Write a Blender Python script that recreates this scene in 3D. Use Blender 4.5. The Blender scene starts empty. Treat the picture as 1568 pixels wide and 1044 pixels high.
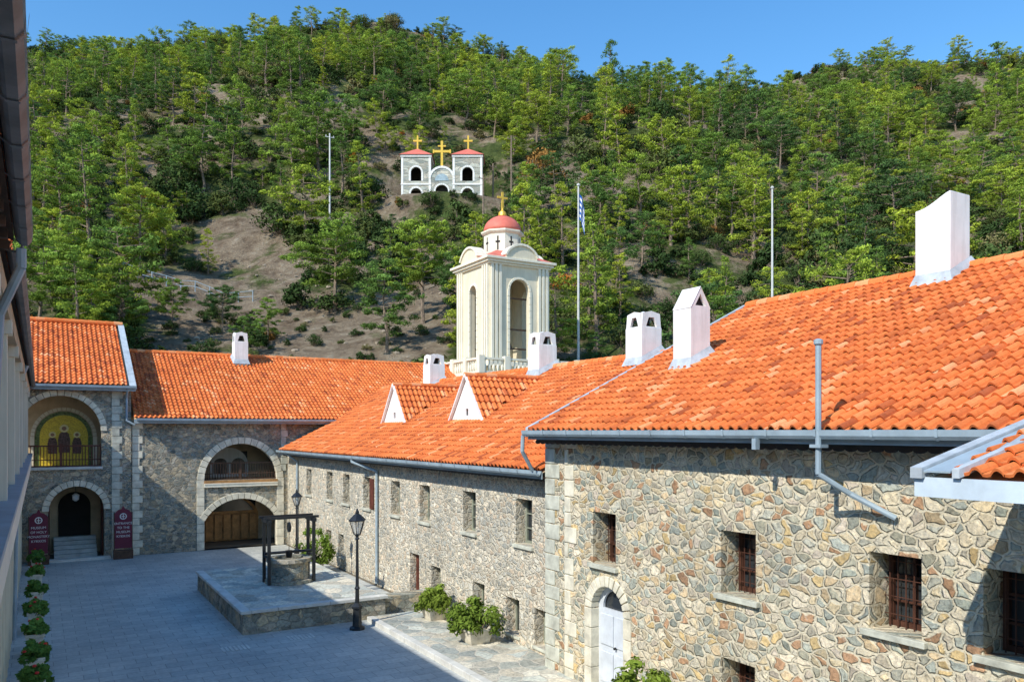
import bpy, math, random
import numpy as np
from mathutils import Vector, Matrix, noise
from mathutils.geometry import tessellate_polygon
random.seed(7); np.random.seed(7)
scene=bpy.context.scene
COL=scene.collection
S,C=0.5102,0.8600
def UV(u,v): return (u*S+v*C, u*C-v*S)

# ------------------------------------------------------------------ materials
def newmat(name,rough=0.8,spec=0.3):
    m=bpy.data.materials.new(name); m.use_nodes=True
    nt=m.node_tree; b=nt.nodes['Principled BSDF']
    b.inputs['Roughness'].default_value=rough
    b.inputs['Specular IOR Level'].default_value=spec
    return m,nt,b
def N(nt,t,**kw):
    n=nt.nodes.new(t)
    for k,v in kw.items(): setattr(n,k,v)
    return n
def L(nt,a,b): nt.links.new(a,b)
def math_(nt,op,a,b=None):
    n=N(nt,'ShaderNodeMath',operation=op)
    for i,x in enumerate((a,b)):
        if x is None: continue
        if isinstance(x,(int,float)): n.inputs[i].default_value=x
        else: L(nt,x,n.inputs[i])
    return n.outputs[0]
def mixc(nt,f,a,b,mode='MIX'):
    n=N(nt,'ShaderNodeMix',data_type='RGBA',blend_type=mode)
    for s,x in ((n.inputs[0],f),(n.inputs[6],a),(n.inputs[7],b)):
        if isinstance(x,(int,float)): s.default_value=x
        elif isinstance(x,tuple): s.default_value=(*x[:3],1)
        else: L(nt,x,s)
    return n.outputs[2]
def ramp(nt,f,stops,interp='LINEAR'):
    n=N(nt,'ShaderNodeValToRGB'); cr=n.color_ramp; cr.interpolation=interp
    while len(cr.elements)<len(stops): cr.elements.new(0.5)
    for e,(p,c) in zip(cr.elements,stops):
        e.position=p; e.color=(*c,1)
    L(nt,f,n.inputs[0]); return n.outputs[0]
def noise_(nt,vec,scale,detail=4,rough=.6):
    n=N(nt,'ShaderNodeTexNoise'); n.inputs['Scale'].default_value=scale
    n.inputs['Detail'].default_value=detail; n.inputs['Roughness'].default_value=rough
    if vec is not None: L(nt,vec,n.inputs['Vector'])
    return n
def pos(nt): return N(nt,'ShaderNodeNewGeometry').outputs['Position']
def bump(nt,b,h,strength=.5,dist=.05):
    n=N(nt,'ShaderNodeBump'); n.inputs['Strength'].default_value=strength
    n.inputs['Distance'].default_value=dist
    L(nt,h,n.inputs['Height']); L(nt,n.outputs[0],b.inputs['Normal'])
def wallvec(nt,zs=1.35,floor=False):
    p=pos(nt); s=N(nt,'ShaderNodeSeparateXYZ'); L(nt,p,s.inputs[0])
    c=N(nt,'ShaderNodeCombineXYZ')
    if floor:
        L(nt,s.outputs[0],c.inputs[0]); L(nt,s.outputs[1],c.inputs[1])
    else:
        L(nt,math_(nt,'ADD',s.outputs[0],s.outputs[1]),c.inputs[0])
        L(nt,math_(nt,'MULTIPLY',s.outputs[2],zs),c.inputs[1])
    return c.outputs[0]
def vadd_noise(nt,v,scale,amt,detail=3):
    nz=noise_(nt,v,scale,detail)
    sub=N(nt,'ShaderNodeVectorMath',operation='SUBTRACT'); L(nt,nz.outputs['Color'],sub.inputs[0]); sub.inputs[1].default_value=(.5,.5,.5)
    sc=N(nt,'ShaderNodeVectorMath',operation='SCALE'); L(nt,sub.outputs[0],sc.inputs[0]); sc.inputs['Scale'].default_value=amt
    ad=N(nt,'ShaderNodeVectorMath',operation='ADD'); L(nt,v,ad.inputs[0]); L(nt,sc.outputs[0],ad.inputs[1])
    return ad.outputs[0]
def stone(name,scale,palette,mortar,mw=.07,dist=.12,floor=False,bs=1.0,zs=1.35,edge=.14,gain=1.0,desat=0.0):
    m,nt,b=newmat(name,.9,.15)
    pal=[]
    for c in palette:
        g=sum(c)/3; pal.append(tuple(min(.85,(x*(1-desat)+g*desat)*gain) for x in c))
    palette=pal
    v=wallvec(nt,zs,floor)
    ad=vadd_noise(nt,v,1.6,dist*4,2); ad=vadd_noise(nt,ad,8,.06,2)
    vo=N(nt,'ShaderNodeTexVoronoi',voronoi_dimensions='2D'); vo.inputs['Scale'].default_value=scale; L(nt,ad,vo.inputs['Vector'])
    ve=N(nt,'ShaderNodeTexVoronoi',voronoi_dimensions='2D',feature='DISTANCE_TO_EDGE'); ve.inputs['Scale'].default_value=scale; L(nt,ad,ve.inputs['Vector'])
    sp=N(nt,'ShaderNodeSeparateColor'); L(nt,vo.outputs['Color'],sp.inputs[0])
    k=len(palette)
    col=ramp(nt,sp.outputs[0],[(i/k,c) for i,c in enumerate(palette)],'CONSTANT')
    vb=math_(nt,'ADD',math_(nt,'MULTIPLY',sp.outputs[1],.6),.70)
    col=mixc(nt,1.0,col,N2rgb(nt,vb),'MULTIPLY')
    p=pos(nt)
    fine=noise_(nt,p,11,7,.72); big=noise_(nt,p,.5,4,.6)
    col=mixc(nt,.85,col,ramp(nt,fine.outputs[0],[(.28,(.38,.36,.33)),(.5,(1,1,1)),(.72,(1.5,1.42,1.28))]),'MULTIPLY')
    col=mixc(nt,math_(nt,'MULTIPLY',math_(nt,'GREATER_THAN',noise_(nt,p,4.5,5,.7).outputs[0],.60),.45),col,mixc(nt,.5,col,tuple(min(.8,x*1.15) for x in mortar)))
    e=math_(nt,'ADD',ve.outputs[0],math_(nt,'MULTIPLY',math_(nt,'SUBTRACT',noise_(nt,p,10,4,.7).outputs[0],.5),edge))
    mr=N(nt,'ShaderNodeMapRange'); L(nt,e,mr.inputs[0]); mr.inputs[1].default_value=mw*.55; mr.inputs[2].default_value=mw*1.25
    mort=mixc(nt,.6,mortar,ramp(nt,fine.outputs[0],[(.3,(.6,.56,.5)),(.7,(1.1,1.1,1.1))]),'MULTIPLY')
    c=mixc(nt,mr.outputs[0],mort,col)
    c=mixc(nt,.8,c,ramp(nt,big.outputs[0],[(.3,(.80,.80,.78)),(.6,(1.08,1.06,1.02))]),'MULTIPLY')
    L(nt,c,b.inputs['Base Color'])
    h=math_(nt,'ADD',mr.outputs[0],math_(nt,'MULTIPLY',fine.outputs[0],1.1))
    h=math_(nt,'ADD',h,math_(nt,'MULTIPLY',sp.outputs[2],.5))
    bump(nt,b,h,bs,.06)
    return m
def N2rgb(nt,v):
    c=N(nt,'ShaderNodeCombineColor')
    for i in range(3): L(nt,v,c.inputs[i])
    return c.outputs[0]
def plain(name,col,rough=.6,var=.18,scale=3,bs=.15,spec=.3,metal=0,streak=0):
    m,nt,b=newmat(name,rough,spec)
    p=pos(nt); n1=noise_(nt,p,scale,6,.65)
    lo=tuple(x*(1-var*1.6) for x in col); hi=tuple(min(.95,x*(1+var*.8)) for x in col)
    c=ramp(nt,n1.outputs[0],[(.3,lo),(.65,hi)])
    if streak:
        mp=N(nt,'ShaderNodeMapping'); mp.inputs['Scale'].default_value=(5,5,.45); L(nt,p,mp.inputs[0])
        c=mixc(nt,streak,c,ramp(nt,noise_(nt,mp.outputs[0],1.3,5,.7).outputs[0],[(.38,(.55,.53,.48)),(.55,(1,1,1))]),'MULTIPLY')
    L(nt,c,b.inputs['Base Color'])
    b.inputs['Metallic'].default_value=metal
    if bs: bump(nt,b,noise_(nt,p,scale*8,4).outputs[0],bs,.01)
    return m
M={}
M['near']=stone('rubble_stone_warm',4.7,[(.46,.44,.33),(.66,.54,.34),(.54,.49,.38),(.70,.60,.42),(.34,.37,.31),(.62,.47,.28),(.50,.49,.40),(.68,.59,.44),(.50,.29,.16),(.42,.44,.37),(.64,.56,.41),(.38,.41,.36),(.66,.48,.22),(.56,.48,.38)],(.86,.78,.60),.125,gain=1.12,desat=.12)
M['mid']=stone('rubble_stone_pale',5.2,[(.50,.46,.38),(.62,.55,.43),(.44,.43,.38),(.68,.61,.49),(.58,.47,.35),(.52,.50,.43),(.38,.38,.34)],(.84,.78,.65),.15,gain=1.18,desat=.1)
M['far']=stone('rubble_stone_grey',4.2,[(.28,.28,.24),(.42,.37,.28),(.21,.23,.21),(.36,.34,.29),(.46,.39,.28),(.26,.27,.24)],(.56,.51,.41),.09,gain=1.12)
M['plinth']=stone('plinth_stone',3.4,[(.28,.29,.25),(.38,.35,.29),(.44,.38,.27),(.31,.32,.28)],(.48,.46,.40),.05,gain=1.1)
M['crazy']=stone('crazy_paving',2.0,[(.42,.44,.40),(.52,.50,.43),(.38,.41,.39),(.56,.52,.43)],(.60,.57,.50),.045,floor=True,bs=.4,edge=.05,gain=1.1)
M['quoin']=plain('dressed_stone',(.72,.67,.53),.85,.22,2.5,.4)
M['quoing']=plain('dressed_stone_greenish',(.54,.54,.45),.85,.25,2.5,.4)
M['white']=plain('whitewash',(.84,.83,.80),.8,.06,1.6,.1,streak=.25)
M['cream']=plain('cream_plaster',(.76,.68,.51),.85,.07,.8,.05,streak=.2)
M['creamd']=plain('cream_trim',(.82,.76,.61),.85,.06,.8,.05,streak=.2)
M['gutter']=plain('gutter_zinc_paint',(.32,.40,.45),.45,.15,2,.05,.4)
M['gutterd']=plain('weathered_gutter',(.16,.17,.18),.5,.3,2,.1,.4)
M['flash']=plain('lead_flashing',(.46,.51,.54),.5,.2,3,.1,.4)
M['black']=plain('black_iron',(.018,.02,.022),.4,.2,5,.05,.5)
M['wood']=plain('dark_wood',(.10,.055,.035),.6,.35,4,.2)
M['redwood']=plain('red_brown_wood',(.12,.038,.025),.55,.3,4,.1)
M['brown']=plain('dark_brown_frame',(.085,.035,.022),.5,.3,4,.1)
M['oak']=plain('varnished_wood',(.46,.24,.09),.5,.3,3,.1)
M['shut']=plain('grey_green_shutter',(.26,.28,.22),.7,.2,4,.1)
M['glass']=plain('dark_glass',(.03,.035,.04),.12,.1,1,0,.7)
M['dark']=plain('dark_interior',(.03,.026,.022),.9,.2,1,0)  # near-black fill, puts the shade inside openings into the colour
M['gold']=plain('gilding',(.85,.52,.06),.35,.1,5,0,.6,.35)
M['dome']=plain('red_dome_paint',(.68,.17,.12),.6,.12,1.5,.05)
M['kerb']=plain('kerb_stone',(.62,.61,.56),.8,.15,2,.2)
M['pot']=plain('planter_stone',(.66,.61,.50),.85,.2,5,.3)
M['maroon']=plain('maroon_sign_paint',(.15,.02,.045),.45,.15,3,0)
M['doorp']=plain('pale_blue_door_paint',(.60,.64,.69),.5,.1,3,.05)
M['pole']=plain('galvanised_pole',(.60,.60,.58),.5,.1,3,0)
M['bluep']=plain('blue_flag_cloth',(.03,.14,.50),.8,.05,3,0)
M['plaster']=plain('ochre_plaster',(.55,.42,.27),.85,.2,1.2,.1)
M['bark']=plain('pine_bark',(.24,.18,.13),.95,.35,6,.4)
M['fascia']=plain('fascia_paint',(.56,.65,.72),.5,.12,2,.05)
M['petal']=plain('red_petals',(.6,.04,.03),.6,.2,9,0)
M['chst']=stone('chapel_stone',1.7,[(.46,.47,.42),(.55,.53,.46),(.38,.41,.38)],(.62,.60,.54),.05)
def tile_mat():
    m,nt,b=newmat('clay_roof_tiles',.75,.25)
    a=N(nt,'ShaderNodeAttribute',attribute_name='shade')
    sp=N(nt,'ShaderNodeSeparateColor'); L(nt,a.outputs['Color'],sp.inputs[0])
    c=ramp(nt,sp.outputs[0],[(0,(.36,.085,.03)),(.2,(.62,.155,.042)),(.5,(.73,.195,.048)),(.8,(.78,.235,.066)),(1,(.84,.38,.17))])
    p=pos(nt)
    c=mixc(nt,.8,c,ramp(nt,noise_(nt,p,.7,5,.65).outputs[0],[(.28,(.80,.79,.78)),(.5,(1,1,1)),(.75,(1.06,1.08,1.1))]),'MULTIPLY')
    c=mixc(nt,.5,c,ramp(nt,noise_(nt,p,22,4).outputs[0],[(.3,(.65,.65,.65)),(.6,(1.1,1.1,1.1))]),'MULTIPLY')
    st=noise_(nt,p,2.3,6,.75).outputs[0]
    c=mixc(nt,.5,c,ramp(nt,st,[(.30,(.40,.38,.36)),(.41,(1,1,1))]),'MULTIPLY')
    L(nt,c,b.inputs['Base Color']); bump(nt,b,noise_(nt,p,60,3).outputs[0],.2,.005)
    return m
M['tile']=tile_mat()
def paving():
    m,nt,b=newmat('courtyard_paving',.7,.35)
    v=wallvec(nt,1,True)
    br=N(nt,'ShaderNodeTexBrick'); L(nt,v,br.inputs['Vector'])
    br.inputs['Scale'].default_value=1; br.inputs['Brick Width'].default_value=.62; br.inputs['Row Height'].default_value=.42
    br.inputs['Mortar Size'].default_value=.012; br.inputs['Mortar Smooth'].default_value=.3
    br.inputs['Color1'].default_value=(.42,.44,.43,1); br.inputs['Color2'].default_value=(.52,.53,.50,1); br.inputs['Mortar'].default_value=(.30,.31,.30,1)
    p=pos(nt)
    c=mixc(nt,.9,br.outputs['Color'],ramp(nt,noise_(nt,p,.35,6,.72).outputs[0],[(.3,(.70,.72,.73)),(.65,(1.15,1.13,1.1))]),'MULTIPLY')
    c=mixc(nt,.5,c,ramp(nt,noise_(nt,p,9,5).outputs[0],[(.3,(.7,.7,.7)),(.6,(1.1,1.1,1.1))]),'MULTIPLY')
    L(nt,c,b.inputs['Base Color'])
    bump(nt,b,math_(nt,'SUBTRACT',noise_(nt,p,12,4).outputs[0],br.outputs['Fac']),.35,.02)
    return m
M['paving']=paving()
def hillmat():
    m,nt,b=newmat('hillside_soil',.95,.1)
    p=pos(nt)
    n1=noise_(nt,p,.045,6,.6).outputs[0]; n2=noise_(nt,p,.55,8,.78).outputs[0]; n3=noise_(nt,p,.11,7,.72).outputs[0]
    soil=ramp(nt,n2,[(.30,(.10,.07,.048)),(.43,(.24,.18,.125)),(.57,(.37,.295,.21)),(.74,(.58,.51,.41))])
    green=ramp(nt,n2,[(.3,(.03,.045,.015)),(.5,(.09,.12,.035)),(.7,(.18,.20,.07))])
    a=N(nt,'ShaderNodeAttribute',attribute_name='bare'); sp=N(nt,'ShaderNodeSeparateColor'); L(nt,a.outputs['Color'],sp.inputs[0])
    f=ramp(nt,math_(nt,'SUBTRACT',n3,math_(nt,'MULTIPLY',sp.outputs[0],.13)),[(.45,(0,0,0)),(.54,(1,1,1))])
    c=mixc(nt,f,soil,green)
    c=mixc(nt,.5,c,ramp(nt,n1,[(.35,(.8,.76,.72)),(.65,(1.1,1.1,1.05))]),'MULTIPLY')
    L(nt,c,b.inputs['Base Color']); bump(nt,b,n2,1.0,1.2)
    return m
M['hill']=hillmat()
M['ground']=plain('dry_ground',(.22,.19,.14),.95,.3,.05,.3)
def leafmat(name,stops,interp='LINEAR',tr=.25):
    m=bpy.data.materials.new(name); m.use_nodes=True; nt=m.node_tree; nt.nodes.clear()
    out=N(nt,'ShaderNodeOutputMaterial'); oi=N(nt,'ShaderNodeObjectInfo')
    a=N(nt,'ShaderNodeAttribute',attribute_name='shade')
    c=ramp(nt,oi.outputs['Random'],stops,interp)
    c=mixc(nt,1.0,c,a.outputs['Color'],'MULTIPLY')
    d=N(nt,'ShaderNodeBsdfDiffuse'); L(nt,c,d.inputs[0])
    if tr:
        t=N(nt,'ShaderNodeBsdfTranslucent'); mx=N(nt,'ShaderNodeMixShader'); mx.inputs[0].default_value=tr
        L(nt,c,t.inputs[0]); L(nt,d.outputs[0],mx.inputs[1]); L(nt,t.outputs[0],mx.inputs[2]); L(nt,mx.outputs[0],out.inputs[0])
    else: L(nt,d.outputs[0],out.inputs[0])
    return m
M['pine']=leafmat('pine_needles',[(0,(.46,.52,.06)),(.25,(.34,.44,.06)),(.6,(.22,.34,.06)),(.85,(.13,.23,.06)),(1,(.09,.16,.055))])
M['scrub']=leafmat('scrub_leaves',[(0,(.05,.085,.028)),(.35,(.075,.115,.035)),(.65,(.12,.15,.045)),(.88,(.21,.19,.08)),(.955,(.32,.17,.05)),(.985,(.52,.19,.03))],'CONSTANT',0)
M['shrub']=leafmat('shrub_leaves',[(0,(.20,.30,.05)),(1,(.27,.33,.05))])
M['potleaf']=leafmat('pot_plant_leaves',[(0,(.12,.25,.06)),(1,(.20,.35,.08))])

# ------------------------------------------------------------------ mesh tools
def empty(name,loc=(0,0,0)):
    e=bpy.data.objects.new(name,None); e.location=loc; e.empty_display_size=.5; COL.objects.link(e); return e
def link(o,parent=None):
    COL.objects.link(o)
    if parent is not None:
        o.parent=parent; o.matrix_parent_inverse=Matrix.Translation(-Vector(parent.location))
    return o
class MB:
    def __init__(s): s.v=[]; s.f=[]
    def add(s,vs,fs):
        k=len(s.v); s.v+= [tuple(x) for x in vs]; s.f+=[tuple(i+k for i in f) for f in fs]; return s
    def box(s,a,b):
        x0,x1=sorted((a[0],b[0])); y0,y1=sorted((a[1],b[1])); z0,z1=sorted((a[2],b[2]))
        return s.add([(x0,y0,z0),(x1,y0,z0),(x1,y1,z0),(x0,y1,z0),(x0,y0,z1),(x1,y0,z1),(x1,y1,z1),(x0,y1,z1)],
          [(0,3,2,1),(4,5,6,7),(0,1,5,4),(1,2,6,5),(2,3,7,6),(3,0,4,7)])
    def cyl(s,p0,p1,r0,r1=None,n=10):
        r1=r0 if r1 is None else r1
        p0=Vector(p0);p1=Vector(p1); d=(p1-p0).normalized()
        a=d.orthogonal().normalized(); b=d.cross(a)
        vs=[]
        for p,r in ((p0,r0),(p1,r1)):
            for i in range(n):
                t=2*math.pi*i/n; vs.append(p+a*math.cos(t)*r+b*math.sin(t)*r)
        fs=[(i,(i+1)%n,n+(i+1)%n,n+i) for i in range(n)]+[tuple(range(n-1,-1,-1)),tuple(range(n,2*n))]
        return s.add(vs,fs)
    def pipe(s,pts,r,n=8):
        for a,b in zip(pts[:-1],pts[1:]): s.cyl(a,b,r,r,n)
        return s
    def lathe(s,c,prof,n=16,rot=0):
        vs=[];m=len(prof)
        for r,z in prof:
            for i in range(n):
                t=2*math.pi*i/n+rot; vs.append((c[0]+r*math.cos(t),c[1]+r*math.sin(t),c[2]+z))
        fs=[(j*n+i,j*n+(i+1)%n,(j+1)*n+(i+1)%n,(j+1)*n+i) for j in range(m-1) for i in range(n)]
        fs+=[tuple(range(n-1,-1,-1)),tuple(range((m-1)*n,m*n))]
        return s.add(vs,fs)
    def wall(s,outline,holes,O,U,Nn,th):
        O=Vector(O);U=Vector(U);Nn=Vector(Nn);Z=Vector((0,0,1))
        loops=[outline]+holes
        flat=[p for l in loops for p in l]
        tris=tessellate_polygon([[Vector((p[0],p[1],0)) for p in l] for l in loops])
        fr=[O+U*p[0]+Z*p[1] for p in flat]; bk=[q-Nn*th for q in fr]; n=len(flat)
        fs=[]
        for t in tris:
            a,b,c=[fr[i] for i in t]
            if (b-a).cross(c-a).dot(Nn)<0: t=(t[0],t[2],t[1])
            fs.append(tuple(t)); fs.append((t[0]+n,t[2]+n,t[1]+n))
        k=0
        for l in loops:
            m=len(l)
            for i in range(m):
                a=k+i;b=k+(i+1)%m; fs.append((a,b,b+n,a+n))
            k+=m
        return s.add(fr+bk,fs)
    def make(s,name,mat,parent=None,smooth=False,bevel=0):
        me=bpy.data.meshes.new(name); me.from_pydata(s.v,[],s.f); me.update()
        me.materials.append(M[mat] if isinstance(mat,str) else mat)
        if smooth: me.polygons.foreach_set('use_smooth',[True]*len(me.polygons))
        o=bpy.data.objects.new(name,me); link(o,parent)
        if bevel:
            md=o.modifiers.new('bevel','BEVEL'); md.width=bevel; md.segments=2; md.limit_method='ANGLE'
        return o
def rect(a,b,c,d): return [(a,b),(c,b),(c,d),(a,d)]
def archp(cx,hw,z0,zs,rise=None,n=16):
    rise=hw if rise is None else rise
    pts=[(cx-hw,z0),(cx+hw,z0)]
    if rise>=hw*.999:
        R=hw; zc=zs; a0=0
    else:
        R=(hw*hw+rise*rise)/(2*rise); zc=zs+rise-R; a0=math.asin((zs-zc)/R)
    for i in range(n+1):
        a=a0+(math.pi-2*a0)*i/n; pts.append((cx+R*math.cos(a),zc+R*math.sin(a)))
    return pts
def ring(mb,O,U,Nn,cx,hw,zs,w,th,rise=None,n=17,gap=.012,jamb=None,back=.25):
    rise=hw if rise is None else rise
    O=Vector(O);U=Vector(U);Nn=Vector(Nn);Z=Vector((0,0,1))
    if rise>=hw*.999: R=hw;zc=zs;a0=0
    else:
        R=(hw*hw+rise*rise)/(2*rise); zc=zs+rise-R; a0=math.asin((zs-zc)/R)
    R-=.02
    def block(p4):
        fr=[O+U*a+Z*b+Nn*th for a,b in p4]; bk=[q-Nn*(th+back) for q in fr]
        mb.add(fr+bk,[(0,1,2,3),(7,6,5,4),(0,4,5,1),(1,5,6,2),(2,6,7,3),(3,7,4,0)])
    for i in range(n):
        a=a0+(math.pi-2*a0)*i/n+gap/R; b=a0+(math.pi-2*a0)*(i+1)/n-gap/R
        block([(cx+R*math.cos(a),zc+R*math.sin(a)),(cx+(R+w)*math.cos(a),zc+(R+w)*math.sin(a)),(cx+(R+w)*math.cos(b),zc+(R+w)*math.sin(b)),(cx+R*math.cos(b),zc+R*math.sin(b))])
    if jamb is not None:
        k=max(1,int(round((zs-jamb)/.42))); h=(zs-jamb)/k
        for i in range(k):
            for sgn in (-1,1):
                a=cx+sgn*(hw-.02); b=cx+sgn*(hw+w)
                z0=jamb+i*h+.008; z1=jamb+(i+1)*h-.008
                q=[(a,z0),(b,z0),(b,z1),(a,z1)]
                block(q if sgn>0 else [q[1],q[0],q[3],q[2]])

def set_shade(me,arr):
    at=me.color_attributes.new('shade','FLOAT_COLOR','CORNER')
    at.data.foreach_set('color',arr.astype(np.float32).ravel())
def tiled_roof(name,O,U,V,LU,LV,parent,tw=.22,tl=.34,keep=None):
    O=np.array(O,float);U=np.array(U,float);V=np.array(V,float);U/=np.linalg.norm(U);V/=np.linalg.norm(V)
    Nn=np.cross(U,V); 
    if Nn[2]<0: Nn=-Nn
    nu=int(math.ceil(LU/tw)); nv=int(math.ceil(LV/tl))
    tt=np.array([0,.08,.2,.32,.44,.54,.62,.8,1.0])
    hh=np.array([0,.034,.060,.068,.058,.030,.004,-.006,0.])
    K=len(tt)
    vs=[];fs=[];cols=[]
    rs=np.random.RandomState(len(name)*7+nu)
    for j in range(nv):
        for i in range(nu):
            u0=i*tw; v0=j*tl; vl=min(tl,LV-v0)
            ww=min(tw,LU-u0)
            c=O+U*(u0+ww/2)+V*(v0+vl/2)
            if keep and not keep(c): continue
            jit=rs.uniform(-.009,.009); js=rs.uniform(-.010,.016); wob=.014*math.sin(u0*.9+1.3*math.sin(v0*.7)); sag=.02*math.sin(u0*.55+2)*math.sin(v0*.5)
            k=len(vs)
            for lvl in range(3):
                for q in range(K):
                    if lvl==0: p=O+U*(u0+tt[q]*ww)+V*(v0-.02+js+wob)+Nn*(hh[q]+.055+jit)
                    elif lvl==1: p=O+U*(u0+tt[q]*ww)+V*(v0+vl+.035)+Nn*(hh[q]*.92+.01)
                    else: p=O+U*(u0+tt[q]*ww)+V*(v0-.02+js+wob)+Nn*(hh[q]+jit+.022)
                    p=p+Nn*(sag+.01)
                    vs.append(tuple(p))
            sh=rs.beta(2.4,2.4)
            if rs.rand()<.06: sh=rs.choice([.05,.98])
            for q in range(K-1):
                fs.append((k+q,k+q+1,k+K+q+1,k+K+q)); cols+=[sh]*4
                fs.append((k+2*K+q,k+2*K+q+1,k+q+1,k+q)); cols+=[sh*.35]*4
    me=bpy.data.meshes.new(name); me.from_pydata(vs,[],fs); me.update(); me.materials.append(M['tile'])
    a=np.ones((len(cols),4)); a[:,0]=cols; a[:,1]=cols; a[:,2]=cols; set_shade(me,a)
    o=bpy.data.objects.new(name,me); link(o,parent); return o
def ridge(name,p0,p1,parent,r=.13,mat='tile'):
    p0=Vector(p0);p1=Vector(p1);d=p1-p0;n=int(d.length/.4);mb=MB();d=d/n
    for i in range(n):
        mb.cyl(p0+d*i,p0+d*(i+1.05),r*1.08,r*.9,10)
    o=mb.make(name,mat,parent)
    if mat=='tile':
        me=o.data; c=[]
        for p in me.polygons:
            c+=[random.Random(p.index//12).uniform(.5,1)]*p.loop_total
        a=np.ones((len(c),4)); a[:,0]=c;a[:,1]=c;a[:,2]=c; set_shade(me,a)
    return o
def gutter(mb,p0,p1,side):
    p0=Vector(p0);p1=Vector(p1); s=Vector(side)
    prof=[(0,0),(.02,-.07),(.07,-.12),(.13,-.12),(.17,-.07),(.18,.02),(.165,.02),(.15,-.05),(.12,-.095),(.07,-.095),(.035,-.05),(.02,0)]
    vs=[]
    for p in (p0,p1):
        for a,b in prof: vs.append(p+s*a+Vector((0,0,b)))
    n=len(prof)
    mb.add(vs,[(i,(i+1)%n,n+(i+1)%n,n+i) for i in range(n)]+[tuple(range(n)),tuple(range(2*n-1,n-1,-1))])
    L_=(p1-p0).length; k=int(L_/.9); d=(p1-p0)/max(1,k)
    for i in range(1,k):
        q=p0+d*i; e=d.normalized()*.02
        P=[]
        for w in (q-e,q+e):
            for a,b in ((-.005,.005),(.0,-.08),(.06,-.13),(.14,-.13),(.185,-.08),(.195,.03)): P.append(w+s*a+Vector((0,0,b)))
        mb.add(P,[(j,j+1,7+j,6+j) for j in range(5)])

# ------------------------------------------------------------------ camera / light / sky
H=6.0
cam=bpy.data.cameras.new('camera'); co=bpy.data.objects.new('camera',cam); COL.objects.link(co)
co.location=(0,0,H); co.rotation_euler=(math.radians(90),0,-math.atan2(S,C))
cam.sensor_width=36; cam.lens=28.01; cam.shift_y=.088; cam.clip_end=5000; cam.clip_start=.05
scene.camera=co
sd=Vector((1,.33,-.91)).normalized()
sun=bpy.data.lights.new('sun','SUN'); sun.energy=5.0; sun.angle=math.radians(.5); sun.color=(1,.95,.84)
so=bpy.data.objects.new('sun',sun); so.rotation_euler=sd.to_track_quat('-Z','Y').to_euler(); COL.objects.link(so); so.location=(-20,-10,40)
w=bpy.data.worlds.new('World'); scene.world=w; w.use_nodes=True; nt=w.node_tree
sk=nt.nodes.new('ShaderNodeTexSky'); sk.sky_type='NISHITA'; sk.sun_disc=False
sk.sun_elevation=math.asin(-sd.z); sk.sun_rotation=math.atan2(-sd.x,-sd.y)%(2*math.pi)
sk.air_density=1.35; sk.dust_density=.05; sk.ozone_density=5.0; sk.altitude=0
hs=nt.nodes.new('ShaderNodeHueSaturation'); hs.inputs['Saturation'].default_value=1.22; hs.inputs['Value'].default_value=1.42
bg=nt.nodes['Background']; bg.inputs[1].default_value=.15; nt.links.new(sk.outputs[0],hs.inputs['Color']); nt.links.new(hs.outputs[0],bg.inputs[0])
scene.view_settings.view_transform='Standard'; scene.view_settings.look='None'; scene.view_settings.exposure=0

# ------------------------------------------------------------------ ground
MB().add([(-1500,-1500,-.02),(2500,-1500,-.02),(2500,2500,-.02),(-1500,2500,-.02)],[(0,1,2,3)]).make('ground','ground')
MB().add([(-1.0,-12,0),(11.2,-12,0),(11.2,42.45,0),(-1.0,42.45,0)],[(0,1,2,3)]).make('courtyard_paving','paving')
pm=MB(); pm.box((9.12,-8,-.05),(10.92,16.7,.14)); pm.box((9.12,16.7,-.05),(11.4,24.0,.14)); pm.make('flagstone_path','crazy')
km=MB()
y=-8
while y<23.9:
    km.box((8.9,y+.01,-.05),(9.118,y+.99,.155)); y+=1
km.make('path_kerb','kerb',None,bevel=.015)
dm=MB()
for (x,y) in ((4.3,22.6),(6.2,22.9)):
    for i in range(7): dm.box((x+i*.11,y,.002),(x+i*.11+.07,y+.5,.012))
dm.make('drain_cover','kerb')

# ------------------------------------------------------------------ NEAR BUILDING
nb=empty('stone_guest_wing',(13,8,0))
nw_y=[14.32,10.34,7.26,5.55]
holes=[rect(y-.42,3.0,y+.42,4.17) for y in nw_y]
holes+=[rect(10.34-.4,.75,10.34+.4,1.82),rect(7.26-.4,.75,7.26+.4,1.82)]
holes.append(archp(14.2,.6,.1,1.95))
MB().wall(rect(-6,0,16.7,5.9),holes,(10.9,0,0),(0,1,0),(-1,0,0),.62).make('front_wall','near',nb)
mb=MB()
mb.wall([(11.53,0),(24.6,0),(24.6,5.9),(17.8,9.35),(11.53,6.2)],[],(0,16.7,0),(1,0,0),(0,1,0),.35)
mb.make('gable_wall','near',nb)
MB().box((11.95,-6,0),(12.0,16.3,5.9)).make('dark_window_backing','dark',nb)  # dark sheet added to stand in for unlit rooms behind the windows
sm=MB();fm=MB();gm=MB();im=MB()
XF=11.38
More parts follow.
